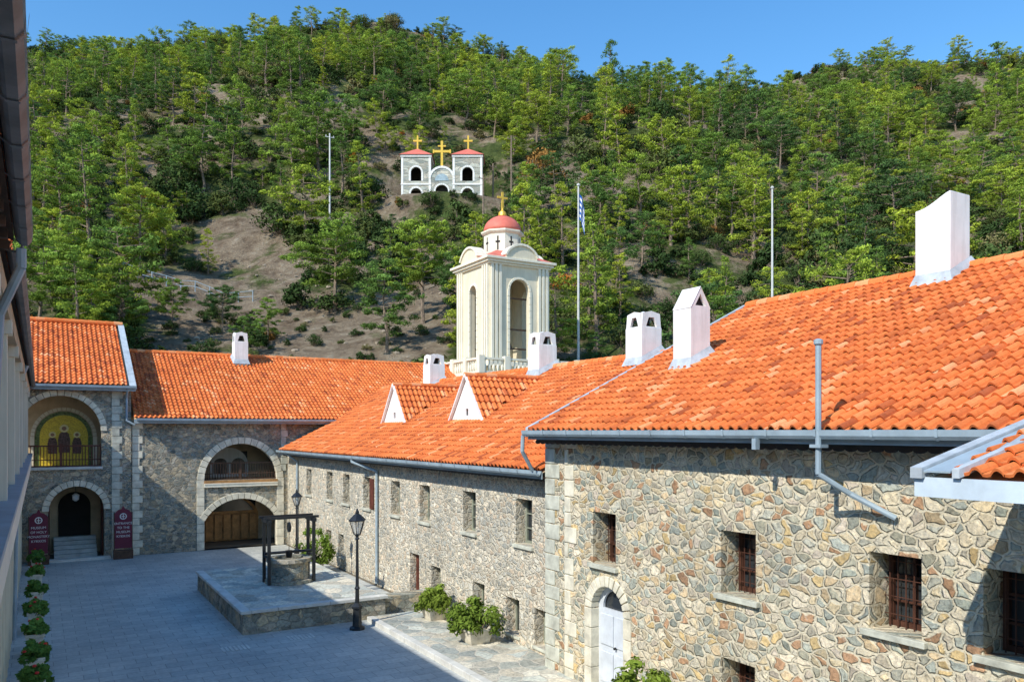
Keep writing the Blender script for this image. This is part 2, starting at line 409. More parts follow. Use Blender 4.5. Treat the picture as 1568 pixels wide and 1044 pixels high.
def nwin(y,z0,z1,hw):
    fm.box((XF,y-hw,z0),(XF+.07,y-hw+.08,z1)); fm.box((XF,y+hw-.08,z0),(XF+.07,y+hw,z1)); fm.box((XF,y-hw+.08,z1-.09),(XF+.07,y+hw-.08,z1)); fm.box((XF,y-hw+.08,z0),(XF+.07,y+hw-.08,z0+.09)); fm.box((XF+.01,y-.03,z0+.09),(XF+.06,y+.03,z1-.09))
    for k in (1,2):
        z=z0+(z1-z0)*k/3; fm.box((XF+.01,y-hw+.08,z-.02),(XF+.06,y-.03,z+.02)); fm.box((XF+.01,y+.03,z-.02),(XF+.06,y+hw-.08,z+.02))
    gm.box((XF+.07,y-hw,z0),(XF+.09,y+hw,z1))
    for k in range(6): im.cyl((XF-.1,y-hw+.09+k*(2*hw-.18)/5,z0),(XF-.1,y-hw+.09+k*(2*hw-.18)/5,z1),.011,n=6)
    for k in range(4): im.cyl((XF-.1,y-hw,z0+.2+k*(z1-z0-.3)/3.2),(XF-.1,y+hw,z0+.2+k*(z1-z0-.3)/3.2),.009,n=6)
for y in nw_y:
    sm.box((10.80,y-.52,2.90),(11.50,y+.52,2.995)); nwin(y,3.0,4.17,.42)
for y in (10.34,7.26):
    sm.box((10.84,y-.48,.66),(11.50,y+.48,.745)); nwin(y,.75,1.82,.4)
sm.make('window_sills','quoing',nb,bevel=.01);fm.make('window_frames','brown',nb);gm.make('window_glass','glass',nb);im.make('window_grilles','brown',nb)
rm=MB(); ring(rm,(10.9,0,0),(0,1,0),(-1,0,0),14.2,.6,1.95,.24,.03,n=13,jamb=.14,back=.3); rm.make('door_surround','quoin',nb,bevel=.012)
dr=MB(); dr.wall(archp(14.2,.6,.14,1.95),[archp(14.2,.42,1.98,1.99)],(11.1,0,0),(0,1,0),(-1,0,0),.06)
dr.make('door_leaf_frame','doorp',nb)
dp=MB()
for a in (13.68,14.23):
    for z in (.3,1.15): dp.box((11.07,a,z),(11.097,a+.46,z+.7))
dp.make('door_panels','doorp',nb,bevel=.02)
MB().box((11.18,13.6,0),(11.2,14.8,2.6)).make('door_fanlight','glass',nb)
MB().cyl((11.02,14.12,1.15),(11.09,14.12,1.15),.03).make('door_knob','black',nb)
qm=MB();q2=MB();z=0.0;i=0
while z<5.8:
    h=.34+.08*((i*37)%5)/5; h=min(h,5.88-z)
    a=.62 if i%2 else .42
    q2.box((10.872,16.715-a,z+.012),(11.0,16.715,z+h-.012))
    b=.40 if i%2 else .30
    qm.box((10.872,15.78-b+.12*(i%3),z+.012),(11.0,15.86,z+h-.012))
    z+=h;i+=1
q2.make('corner_quoins','quoing',nb,bevel=.015); qm.make('dressed_pilaster','quoin',nb,bevel=.015)
sl=.48
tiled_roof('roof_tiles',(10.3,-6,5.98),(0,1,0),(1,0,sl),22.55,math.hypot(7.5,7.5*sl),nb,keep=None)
MB().add([(10.32,-6,5.94),(10.32,16.5,5.94),(17.8,16.5,9.53),(17.8,-6,9.53),(25.3,16.5,5.94),(25.3,-6,5.94)],[(0,1,2,3),(3,2,4,5)]).make('roof_deck','plaster',nb)
ridge('ridge_tiles',(17.8,-6,9.66),(17.8,16.5,9.66),nb)
v=MB(); 
v.add([(10.28,16.56,6.09),(10.28,16.68,6.09),(17.8,16.68,9.70),(17.8,16.56,9.70),(10.28,16.56,5.86),(10.28,16.68,5.86),(17.8,16.68,9.47),(17.8,16.56,9.47)],[(0,3,2,1),(4,5,6,7),(0,4,7,3),(1,2,6,5),(0,1,5,4)])
v.make('verge_flashing','flash',nb)
g=MB(); gutter(g,(10.3,5.2,6.0),(10.3,16.62,6.0),(-1,0,0)); 
g.make('eaves_gutter','gutter',nb)
MB().box((10.3,-6,5.80),(10.33,16.6,5.975)).make('fascia_board','gutter',nb)
sc=[(-6,5.80)];y=-6
while y<16.6:
    for k in range(7):
        a=math.pi*k/6; sc.append((y+.11-.105*math.cos(a),5.735-.05*math.sin(a)))
    y+=.22
sc+= [(16.6,5.80)]
pl=MB(); pl.wall(sc,[],(10.55,0,0),(0,1,0),(-1,0,0),.03); pl.make('eave_shadow_scallops','black',nb)  # black cut-out strip standing in for the scalloped shadow under the eaves
MB().box((10.36,-6,5.8),(10.9,16.6,5.83)).make('soffit','wood',nb)
p=MB(); p.pipe([(10.16,8.02,7.34),(10.16,8.02,5.35),(10.55,7.75,5.05),(10.84,7.2,4.72)],.045); p.box((10.08,7.92,5.75),(10.26,8.12,5.8)); p.lathe((10.16,8.02,7.3),[(.05,0),(.07,.02),(.07,.08),(.03,.1)],10)
p.box((10.1,9.2,5.7),(10.2,9.28,5.88))
p.make('vent_pipe','gutter',nb)
pr=empty('porch_roof',(9.5,3,5.5)); ps=.295
tiled_roof('roof_tiles',(8.55,-5,5.5),(0,1,0),(1,0,ps),10.05,1.9,pr)
MB().add([(8.57,-5,5.46),(8.57,5.3,5.46),(10.4,5.2,5.46+1.83*ps),(10.4,-5,5.46+1.83*ps)],[(0,1,2,3)]).make('roof_deck','plaster',pr)
MB().wall([(-5,5.27),(5.42,5.27),(5.42,5.49),(-5,5.49)],[],(8.5,0,0),(0,1,0),(-1,0,0),.05).make('fascia_board','fascia',pr)
def strip(y0a,y1a,y0b,y1b,dz,th):
    x0,x1=8.45,10.4
    za,zb_=5.485+dz,5.485+dz+(x1-x0)*ps
    P=[(x0,y0a,za),(x0,y1a,za),(x1,y1b,zb_),(x1,y0b,zb_)]
    return MB().add(P+[(a,b,c-th) for a,b,c in P],[(0,1,2,3),(0,4,5,1),(1,5,6,2),(2,6,7,3),(3,7,4,0)])
strip(5.30,5.44,5.02,5.16,.11,.12).make('verge_flashing','flash',pr)
strip(4.98,5.28,4.70,5.00,.08,.02).make('lead_gutter_strip','gutter',pr)
strip(4.88,4.96,4.60,4.68,.11,.1).make('verge_flashing_inner','flash',pr)
MB().box((8.6,-5,5.27),(10.89,5.38,5.3)).make('soffit','wood',pr)
MB().pipe([(8.75,3.1,5.3),(8.75,3.1,3.0),(8.75,3.1,.0)],.06).make('porch_post','gutter',pr)
MB().pipe([(10.78,5.0,5.27),(10.78,5.0,.1)],.05).make('porch_downpipe','gutter',pr)

# ------------------------------------------------------------------ MID BUILDING
mbd=empty('stone_cell_wing',(14,30,0))
my=[38.6,35.4,33.1,30.6,27.6,25.0,21.7,18.5]
holes=[rect(y-.42,2.9,y+.42,4.15) for y in my]
low=[(35.5,.5),(33.8,.5),(24.1,.5),(21.1,.45),(19.1,.35),(17.6,.3)]
holes+=[rect(y-.36,z,y+.36,z+1.0) for y,z in low]
holes.append(rect(25.85-.4,.16,25.85+.4,1.7))
MB().wall(rect(16.72,0,42.5,5.0),holes,(11.35,0,0),(0,1,0),(-1,0,0),.5).make('front_wall','mid',mbd)
MB().box((12.05,16.8,0),(12.1,42,4.9)).make('dark_window_backing','dark',mbd)  # dark sheet in place of the shade behind this wing's windows
sm=MB();fm=MB();gm=MB()
for y in my:
    sm.box((11.27,y-.5,2.8),(11.8,y+.5,2.895))
    for a,b in ((-.42,-.35),(.35,.42),(-.03,.03)): fm.box((11.66,y+a,2.9),(11.72,y+b,4.15))
    fm.box((11.665,y-.35,4.08),(11.715,y+.35,4.15)); fm.box((11.665,y-.35,2.9),(11.715,y+.35,2.97))
    for z in (3.3,3.7): fm.box((11.67,y-.35,z),(11.71,y-.03,z+.035)); fm.box((11.67,y+.03,z),(11.71,y+.35,z+.035))
    gm.box((11.73,y-.42,2.9),(11.75,y+.42,4.15))
for y,z in low:
    sm.box((11.3,y-.42,z-.08),(11.8,y+.42,z-.003)); gm.box((11.73,y-.36,z),(11.75,y+.36,z+1)); fm.box((11.66,y-.36,z),(11.72,y-.3,z+1)); fm.box((11.66,y+.3,z),(11.72,y+.36,z+1)); fm.box((11.66,y-.3,z+.93),(11.72,y+.3,z+1)); fm.box((11.66,y-.02,z),(11.72,y+.02,z+.93))
sm.make('window_sills','quoing',mbd,bevel=.01);fm.make('window_frames','shut',mbd);gm.make('window_glass','glass',mbd)
dd=MB(); dd.box((11.6,25.45,.16),(11.66,26.25,1.7))
for k in range(4): dd.box((11.58,25.48+k*.2,.2),(11.6,25.63+k*.2,1.66))
dd.make('cellar_door','redwood',mbd)
sh=MB()
sh.box((11.30,30.6-.84,2.92),(11.335,30.6-.43,4.12))
sh.make('open_shutter','redwood',mbd)
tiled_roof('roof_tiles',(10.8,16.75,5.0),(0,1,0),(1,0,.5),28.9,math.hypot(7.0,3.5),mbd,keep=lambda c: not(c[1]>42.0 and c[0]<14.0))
MB().add([(10.82,16.72,4.96),(10.82,42.0,4.96),(14,42,6.55),(14,45.7,6.55),(17.8,45.7,8.43),(17.8,16.72,8.43),(24.8,16.72,4.96),(24.8,45.7,4.96)],[(0,1,2,5),(2,3,4,5),(5,4,7,6)]).make('roof_deck','plaster',mbd)
ridge('ridge_tiles',(17.8,16.75,8.58),(17.8,45.6,8.58),mbd)
g=MB(); gutter(g,(10.8,16.75,5.0),(10.8,42.1,5.0),(-1,0,0)); g.make('eaves_gutter','gutter',mbd)
MB().box((10.8,16.75,4.8),(10.83,42.1,4.975)).make('fascia_board','gutter',mbd)
MB().box((10.86,16.75,4.82),(11.349,42.1,4.85)).make('soffit','wood',mbd)
sc=[(16.8,4.82)];y=16.8
while y<42:
    for k in range(6):
        a=math.pi*k/5; sc.append((y+.11-.105*math.cos(a),4.76-.05*math.sin(a)))
    y+=.22
sc+=[(42.1,4.82)]
MB().wall(sc,[],(11.0,0,0),(0,1,0),(-1,0,0),.03).make('eave_shadow_scallops','black',mbd)  # eave shadow drawn as a black scalloped strip
p=MB(); p.pipe([(10.72,30.6,4.9),(10.72,30.6,4.78),(11.27,29.3,4.45),(11.27,29.3,.1)],.055)
p.pipe([(10.72,40.6,4.9),(11.27,40.4,4.45),(11.27,40.4,.0)],.055)
p.pipe([(10.25,16.75,5.9),(10.25,16.78,5.5),(10.62,16.9,5.02)],.05)
p.make('downpipes','gutter',mbd)
def dormer(yc,parent):
    z0=6.32;zt=7.95;xf=13.45;hw=1.3
    xt=10.8+(zt-5)/.5
    d=MB(); d.wall([(yc-hw,z0),(yc+hw,z0),(yc,zt)],[[(yc-.1,z0+.25),(yc+.1,z0+.25),(yc+.1,z0+.5),(yc-.1,z0+.5)]],(xf,0,0),(0,1,0),(-1,0,0),.1); d.make('dormer_gable','white',parent)
    MB().box((xf+.06,yc-.2,z0+.2),(xf+.09,yc+.2,z0+.6)).make('dormer_vent','dark',parent)
    t=MB()
    for s in (-1,1):
        a=Vector((xf-.12,yc+s*(hw+.12),z0-.12)); b=Vector((xf-.12,yc,zt+.06)); 
        t.add([a,b,b+Vector((0,0,.09)),a+Vector((0,0,.09)),a+Vector((.12,0,0)),b+Vector((.12,0,0)),b+Vector((.12,0,.09)),a+Vector((.12,0,.09))],[(0,1,2,3),(4,7,6,5),(3,2,6,7),(0,4,5,1)])
    t.make('dormer_bargeboard','white',parent)
    for s in (-1,1):
        sv=np.array((0,-s*hw,zt-z0)); 
        tiled_roof('dormer_tiles',(xf-.05,yc+s*(hw+.1),z0-.1),(1,0,0),tuple(sv),xt-xf+.3,math.hypot(hw,zt-z0)+.12,parent,keep=lambda c: c[2]>5+(c[0]-10.8)*.5-.02)
    ridge('dormer_ridge',(xf-.1,yc,zt+.1),(xt+.2,yc,zt+.1),parent,.1)
dormer(25.9,mbd); dormer(32.8,mbd)

# ------------------------------------------------------------------ chimneys
def chimney(x,y,zb,w,h,kind=0,ax=.5,ay=0):
    e=empty('white_chimney',(x,y,zb)); a=w/2
    m=MB(); 
    if kind==0:
        hb=h*.64; T=zb+h*.97; B=zb+hb
        m.box((x-a,y-a,zb-.9),(x+a,y+a,B))
        for (O,U,Nn) in (((x,y-a*.97,0),(1,0,0),(0,-1,0)),((x,y+a*.97,0),(1,0,0),(0,1,0))):
            m.wall([(-a*.97,B),(a*.97,B),(a*.86,T-.06),(0,T+.02),(-a*.86,T-.06)],[[(-a*.55,B+.03),(a*.55,B+.03),(a*.28,T-h*.12),(-a*.28,T-h*.12)]],O,U,Nn,.09)
        for (O,U,Nn) in (((x-a*.96,y,0),(0,1,0),(-1,0,0)),((x+a*.96,y,0),(0,1,0),(1,0,0))):
            b2=a*.97-.095
            m.wall([(-b2,B),(b2,B),(b2,T-.06),(0,T),(-b2,T-.06)],[[(-a*.5,B+.03),(a*.5,B+.03),(a*.25,T-h*.12),(-a*.25,T-h*.12)]],O,U,Nn,.08)
        m.add([(x-a*.8,y-a*.8,T-.09),(x+a*.8,y-a*.8,T-.09),(x+a*.8,y+a*.8,T-.09),(x-a*.8,y+a*.8,T-.09),(x,y,T+.05)],[(0,1,4),(1,2,4),(2,3,4),(3,0,4),(3,2,1,0)])
        m.make('shaft_and_cap','white',e)
        k=MB(); k.box((x-a*.7,y-a*.7,B+.001),(x+a*.7,y+a*.7,B+.02)); k.box((x-a*.35,y-a*.35,B+.02),(x+a*.35,y+a*.35,T-.12)); k.make('dark_opening_fill','dark',e)  # dark core added so the cap openings read as shaded
    elif kind==1:
        hb=h*.74
        vs=[(x-a,y-a,zb-.9),(x+a,y-a,zb-.9),(x+a,y+a,zb-.9),(x-a,y+a,zb-.9),(x-a,y-a,zb+hb),(x+a,y-a,zb+hb),(x+a,y+a,zb+hb),(x-a,y+a,zb+hb)]
        m.add(vs,[(0,1,5,4),(1,2,6,5),(2,3,7,6),(3,0,4,7)])
        for yy,nn in ((y-a,-1),(y+a,1)):
            m.wall([(x-a,zb+hb),(x+a,zb+hb),(x,zb+h)],[[(x-a*.55,zb+hb+.03),(x+a*.55,zb+hb+.03),(x,zb+h-.15)]],(0,yy,0),(1,0,0),(0,nn,0),.08)
        for s in (-1,1):
            m.add([(x+s*a*1.04,y-a*1.0-.01,zb+hb-.03),(x,y-a*1.0-.01,zb+h+.03),(x,y+a*1.04,zb+h+.03),(x+s*a*1.04,y+a*1.04,zb+hb-.03)],[(0,1,2,3)])
        m.make('shaft_and_cap','white',e)
        k=MB(); k.wall([(x-a*.8,zb+hb-.05),(x+a*.8,zb+hb-.05),(x,zb+h-.08)],[],(0,y-a+.10,0),(1,0,0),(0,-1,0),w-.2); k.make('dark_opening_fill','dark',e)  # dark panel behind the gable hole, painted-in shade for the opening
    else:
        n=8; prof=[]
        for i in range(n+1):
            t=i/n; prof.append((y-a+2*a*t, zb+h*(1-.16*math.sin(t*math.pi/2)**1.3)))
        m.wall([(y-a,zb-1.4),(y+a,zb-1.4)]+prof[::-1],[],(x-a,0,0),(0,1,0),(-1,0,0),2*a*.96)
        m.make('shaft_and_cap','white',e,bevel=.02)
    f=MB(); s2=a+.1
    def zz(dx,dy): return zb+dx*ax+dy*ay
    c4=((-1,-1),(1,-1),(1,1),(-1,1))
    f.add([(x+s2*i,y+s2*j,zz(s2*i,s2*j)+.04) for i,j in c4]+[(x+(a+.005)*i,y+(a+.005)*j,zz(a*i,a*j)+.26) for i,j in c4],[(0,1,5,4),(1,2,6,5),(2,3,7,6),(3,0,4,7)])
    f.make('flashing_collar','flash',e)
chimney(13.7,14.5,7.66,.62,1.80,1)
chimney(17.4,20.7,8.40,.84,1.60,0)
chimney(17.5,27.1,8.42,.84,1.60,0)
chimney(17.6,37.6,8.4,.84,1.6,0)
chimney(17.45,10.45,9.45,.80,1.80,2)
chimney(10.1,48.2,10.1,.75,1.7,0,0,.5)

# ------------------------------------------------------------------ FAR BUILDING
fb=empty('arched_monastery_range',(10,45,0))
cx=8.97;hw=1.83
MB().wall(rect(3.803,0,16,6.55),[archp(cx,hw,3.5,3.55),archp(cx,hw,.0,1.45,1.1)],(0,42.5,0),(1,0,0),(0,-1,0),.5).make('front_wall','far',fb)
r=MB(); ring(r,(0,42.5,0),(1,0,0),(0,-1,0),cx,hw,3.55,.34,.04,n=19,jamb=.0,back=.3); r.make('great_arch_stones','quoin',fb,bevel=.012)
r=MB(); ring(r,(0,42.5,0),(1,0,0),(0,-1,0),cx,hw-.02,1.47,.3,.055,rise=1.08,n=15,back=.3); r.make('lower_arch_stones','quoin',fb,bevel=.012)
b=MB(); b.box((cx-hw,42.38,3.16),(cx+hw,42.44,3.3)); b.box((cx-hw,42.36,3.3),(cx+hw,42.44,3.36)); b.make('loggia_beam','creamd',fb)
b=MB(); b.box((cx-hw,42.39,3.36),(cx+hw,42.44,3.5)); b.make('loggia_floor_edge','oak',fb)
b=MB(); b.box((4.3,45.6,0),(15.8,45.7,6.5)); b.box((6.0,43,0),(6.1,45.6,6.5)); b.box((11.8,43,0),(11.9,45.6,6.5)); b.box((6.1,43.0,3.2),(11.8,45.6,3.45)); b.make('loggia_walls','plaster',fb)
b=MB(); b.wall(archp(cx+.1,1.45,.02,1.5,1.0),[archp(cx+.1,1.2,1.62,1.65,.72)],(0,45.55,0),(1,0,0),(0,-1,0),.08)
for k in range(6): b.box((cx-1.25+k*.46,45.40,.1),(cx-.88+k*.46,45.465,1.45))
b.make('wooden_doors','oak',fb); MB().box((cx-1.2,45.57,1.5),(cx+1.4,45.59,2.5)).make('door_glass','glass',fb)
b=MB(); b.wall(archp(cx,1.0,3.5,4.1),[archp(cx-.47,.38,3.7,4.15,.38),archp(cx+.47,.38,3.7,4.15,.38)],(0,45.5,0),(1,0,0),(0,-1,0),.08); b.make('loggia_window','white',fb)
MB().box((cx-.95,45.52,3.6),(cx+.95,45.54,4.9)).make('loggia_window_glass','glass',fb)
def railing(name,x0,x1,y,z0,z1,parent,mat='redwood',step=.13):
    b=MB(); b.box((x0,y-.04,z1-.07),(x1,y+.04,z1)); b.box((x0,y-.03,z0),(x1,y+.03,z0+.06)); b.box((x0,y-.025,z0+.3),(x1,y+.025,z0+.34))
    x=x0+step/2
    while x<x1: b.box((x-.018,y-.018,z0+.06),(x+.018,y+.018,z1-.07)); x+=step
    k=max(1,int((x1-x0)/1.4))
    for i in range(k+1):
        xx=x0+(x1-x0)*i/k; b.box((xx-.05,y-.05,z0),(xx+.05,y+.05,z1+.06))
    b.make(name,mat,parent)
railing('loggia_railing',cx-hw,cx+hw,42.75,3.5,4.4,fb,'wood')
tiled_roof('roof_tiles',(3.9,41.95,6.6),(1,0,0),(0,1,.54),20.6,math.hypot(7,3.78),fb,keep=lambda c: True)
MB().add([(3.9,41.97,6.55),(24.5,41.97,6.55),(24.5,49,10.34),(3.9,49,10.34),(24.5,56,6.55),(3.9,56,6.55)],[(0,1,2,3),(3,2,4,5)]).make('roof_deck','plaster',fb)
b=MB(); b.wall([(42.0,6.4),(56,6.4),(49,10.28)],[],(24.4,0,0),(0,1,0),(1,0,0),.3); b.wall(rect(4,0,24.4,6.5),[],(0,55.5,0),(1,0,0),(0,1,0),.4); b.wall(rect(42.6,0,55.5,6.39),[],(24.4,0,0),(0,1,0),(1,0,0),.4); b.make('rear_walls','far',fb)
ridge('ridge_tiles',(3.9,49,10.46),(24.5,49,10.46),fb)
g=MB(); gutter(g,(4.0,41.97,6.6),(14.2,41.97,6.6),(0,-1,0)); g.box((3.9,41.97,6.38),(14.2,42.0,6.57)); g.make('eaves_gutter','gutter',fb)
MB().box((4.3,42.0,6.42),(14.2,42.6,6.45)).make('soffit','wood',fb)
def quoinx(name,x0,wid,y,z0,z1,parent,mat='quoin',alt=.18,s=1):
    m=MB();z=z0;i=0
    while z<z1-.1:
        h=min(.36,z1-z); ww=wid+(alt if i%2 else 0)
        m.box((x0,y,z+.01),(x0+s*ww,y+.1,z+h-.01)); z+=h;i+=1
    m.make(name,mat,parent,bevel=.012)
quoinx('quoin_strip',3.86,.32,42.46,0,6.4,fb,'quoin',.14)
quoinx('quoin_strip_right',11.0,.25,42.46,3.9,6.4,fb,'quoing',.1)
# LEFT WING
lw=empty('entrance_wing',(1.5,45,0))
MB().wall(rect(-3.5,0,3.8,8.1),[archp(1.5,1.15,.0,2.3),archp(.86,1.67,4.35,6.0)],(0,42.35,0),(1,0,0),(0,-1,0),.5).make('front_wall','far',lw)
MB().wall(rect(42.86,0,55,8.04),[],(3.8,0,0),(0,1,0),(1,0,0),.4).make('side_wall','far',lw)
r=MB(); ring(r,(0,42.35,0),(1,0,0),(0,-1,0),.86,1.67,6.0,.26,.04,n=19,back=.3); r.make('upper_arch_stones','quoin',lw,bevel=.012)
r=MB(); ring(r,(0,42.35,0),(1,0,0),(0,-1,0),1.5,1.15,2.3,.28,.04,n=15,back=.3); r.make('gate_arch_stones','quoin',lw,bevel=.012)
quoinx('dressed_pilaster',2.96,.34,42.31,0,8.0,lw,'quoing',.12,1)
b=MB(); b.box((-3.4,45.0,0),(3.4,45.1,8)); b.box((-3.4,42.86,4.0),(3.4,45,4.3)); b.make('porch_walls','plaster',lw)
b=MB(); b.box((-3.4,42.87,7.9),(3.4,45,8.0)); b.box((.2,42.86,0),(.3,45,4)); b.box((2.7,42.86,0),(2.8,45,4)); b.make('porch_ceiling','plaster',lw)
r=MB(); ring(r,(0,45.0,0),(1,0,0),(0,-1,0),1.05,1.28,5.75,.16,.06,n=21,jamb=4.3,back=.05); r.make('mosaic_white_border','creamd',lw)
r=MB(); ring(r,(0,45.0,0),(1,0,0),(0,-1,0),1.05,1.05,5.75,.2,.03,n=9,jamb=4.3,back=.02,gap=0); r.make('mosaic_green_border',plain('green_mosaic',(.14,.20,.07),.4,.5,14,.1),lw)
gm_=plain('gold_mosaic',(.95,.62,.06),.5,.3,18,.1,.4)
MB().wall(archp(1.05,1.04,4.3,5.75),[],(0,44.96,0),(1,0,0),(0,-1,0),.03).make('gold_mosaic_panel',gm_,lw)
f=MB();f2=MB();f3=MB()
for fx,sc_,zz in ((.55,.9,4.9),(1.05,1.15,4.95),(1.6,.9,4.9)):
    pts=[(fx-.2*sc_,zz),(fx+.2*sc_,zz),(fx+.23*sc_,zz+.55*sc_),(fx+.17*sc_,zz+.82*sc_),(fx+.06*sc_,zz+.9*sc_),(fx-.06*sc_,zz+.9*sc_),(fx-.17*sc_,zz+.82*sc_),(fx-.23*sc_,zz+.55*sc_)]
    f.wall(pts,[],(0,44.925,0),(1,0,0),(0,-1,0),.012)
    f2.cyl((fx,44.93,zz+1.03*sc_),(fx,44.92,zz+1.03*sc_),.17*sc_,n=16)
    f3.cyl((fx,44.918,zz+1.03*sc_),(fx,44.908,zz+1.03*sc_),.09*sc_,n=12)
f.make('mosaic_figures',plain('mosaic_robe',(.14,.08,.07),.5,.7,12,.1),lw); f2.make('mosaic_halos',plain('mosaic_halo',(.9,.75,.35),.4,.1,8,0),lw); f3.make('mosaic_faces',plain('mosaic_face',(.35,.2,.12),.6,.1,8,0),lw)
railing('balcony_railing',-.8,2.53,42.5,4.35,5.35,lw)
b=MB(); b.box((-.85,42.25,4.22),(2.58,42.34,4.34)); b.make('balcony_edge','kerb',lw)
b=MB()
for i in range(5): b.box((.6,43.2+i*.32,0),(2.4,43.52+i*.32,.17*(i+1)))
b.box((.1,41.9,0),(2.9,42.34,.12)); b.make('entrance_steps','kerb',lw)
b=MB(); b.wall(archp(1.5,.7,.85,2.3),[],(0,44.9,0),(1,0,0),(0,-1,0),.05); b.make('inner_doorway','dark',lw)
b=MB(); b.box((.36,42.95,0),(.42,43.9,3.0)); b.box((2.58,42.95,0),(2.64,43.9,3.0)); b.make('gate_leaves','redwood',lw)
b=MB(); b.cyl((1.5,43.5,4),(1.5,43.5,3.0),.01,n=6); b.make('lantern_chain','black',lw)
b=MB(); b.lathe((1.5,43.5,2.65),[(.04,0),(.14,.08),(.16,.3),(.05,.38)],8); b.make('hanging_lantern','white',lw)
tiled_roof('roof_tiles',(-2.6,41.8,8.15),(1,0,0),(0,1,.53),6.2,math.hypot(6.7,3.55),lw)
MB().add([(-2.6,41.82,8.1),(3.95,41.82,8.1),(3.95,48.5,11.64),(-2.6,48.5,11.64),(3.95,55.2,8.1),(-2.6,55.2,8.1)],[(0,1,2,3),(3,2,4,5)]).make('roof_deck','plaster',lw)
b=MB(); b.wall([(42.0,8.05),(55,8.05),(48.5,11.55)],[],(3.8,0,0),(0,1,0),(1,0,0),.3); b.make('side_gable','far',lw)
b=MB(); b.add([(3.68,41.78,8.16),(3.98,41.78,8.16),(3.98,48.5,11.84),(3.68,48.5,11.84),(3.98,41.78,7.98),(3.98,48.5,11.6),(3.68,41.78,7.98)],[(0,1,2,3),(1,4,5,2),(0,6,4,1)]); b.make('verge_coping','flash',lw)
ridge('ridge_tiles',(-2.6,48.5,11.85),(3.9,48.5,11.85),lw)
g=MB(); gutter(g,(-2.6,41.82,8.12),(3.95,41.82,8.12),(0,-1,0)); g.box((-2.6,41.8,7.9),(3.95,41.84,8.1)); g.pipe([(3.6,41.75,8.0),(3.6,42.22,7.6),(3.6,42.22,6.5),(3.95,42.2,6.3)],.05); g.make('eaves_gutter','gutter',lw)
MB().box((-2.6,41.86,7.93),(3.9,42.34,7.96)).make('soffit','wood',lw)

# ------------------------------------------------------------------ LEFT GALLERY BUILDING
lg=empty('gallery_building',(-4,20,0))
b=MB(); b.box((-1.1,-6,0),(-.7,42.3,4.45)); b.make('lower_wall','creamd',lg)
b=MB(); b.box((-1.0,1.2,4.45),(-.30,42.3,4.6)); b.box((-.38,1.2,4.6),(-.30,42.3,4.93)); b.make('gallery_parapet','creamd',lg)
b=MB(); b.box((-.48,1.2,4.93),(-.26,42.3,5.0)); b.make('parapet_cap','gutter',lg)
b=MB(); 
yy=-4
while yy<42: b.box((-.76,yy,0),(-.702+.03,yy+.22,4.449)); yy+=.9
b.make('wall_ribs','cream',lg)
b=MB(); b.box((-6,-6,0),(-2.6,42.3,8.6)); b.make('rear_wall','plaster',lg)
b=MB(); b.box((-2.6,1.2,4.45),(-1.0,42.3,4.58)); b.make('gallery_floor','kerb',lg)
b=MB();y=5.5
while y<42:
    b.box((-.62,y-.12,5.0),(-.40,y+.12,7.4)); b.box((-.68,y-.18,7.4),(-.34,y+.18,7.6)); y+=4.1
b.make('gallery_posts','creamd',lg)
b=MB(); b.box((-.7,1.2,7.6),(-.36,42.3,7.9)); b.make('gallery_beam','plaster',lg)
for (a,bb,c,zz,nm) in ((-5,10.3,-.24,8.14,'near'),(10.3,42.0,-.33,8.06,'far')):
    d=MB(); d.add([(c,a,zz),(c,bb,zz),(-6,bb,zz+2.9),(-6,a,zz+2.9),(c,a,zz-.06),(c,bb,zz-.06),(-6,bb,zz+2.8),(-6,a,zz+2.8)],[(3,2,1,0),(4,5,6,7),(0,1,5,4),(1,2,6,5),(0,4,7,3)]); d.make('roof_boards_'+nm,'wood',lg)
    tiled_roof('roof_tiles_'+nm,(c,a,zz+.02),(0,1,0),(-1,0,.5),bb-a,2.6,lg)
    d=MB();y=a+.3
    while y<bb: d.box((-1.0,y-.05,zz-.16),(c-.04,y+.05,zz-.065)); y+=.6
    d.make('rafter_ends_'+nm,'wood',lg)
    g=MB(); gutter(g,(c,a,zz+.02),(c,bb,zz+.02),(1,0,0)); g.make('eaves_gutter_'+nm,'gutterd',lg)
g=MB(); g.pipe([(-.17,10.25,8.0),(-.17,10.3,7.8),(-.38,10.5,7.3),(-.5,10.6,5.0)],.05); g.pipe([(-.3,27,7.9),(-.5,27,7.4),(-.62,27,0)],.05); g.make('downpipes','gutter',lg)

# ------------------------------------------------------------------ plinth + well
pb=empty('well_platform',(7.5,28,0))
b=MB(); b.box((5.15,24.2,0),(9.6,32.0,.62)); b.make('retaining_wall','plinth',pb)
b=MB(); b.box((5.37,24.42,.6),(9.6,32,.70)); b.make('paved_top','crazy',pb)
b=MB()
y=24.1
while y<31.9: b.box((5.08,y+.005,.62),(5.36,min(y+.8,32.05)-.005,.72)); y+=.8
x=5.37
while x<9.6: b.box((x+.005,24.12,.62),(min(x+.8,9.68)-.005,24.41,.72)); x+=.8
b.make('coping_stones','kerb',pb,bevel=.012)
b=MB(); b.box((9.602,24.6,0),(11.3,25.2,.5)); b.box((9.602,24.62,.5),(11.3,25.18,.56)); b.make('low_side_wall','plinth',pb)
wl=empty('stone_well',(7.58,28.2,.7)); X,Y=7.58,28.2
MB().lathe((X,Y,.7),[(.82,0),(.82,.12),(.68,.12),(.66,.72),(.78,.74),(.78,.86),(.5,.86),(.5,.3)],20).make('well_head','plinth',wl)
MB().lathe((X,Y,.7),[(.01,.28),(.49,.29)],16).make('well_shaft','dark',wl)
b=MB()
Xw=.78
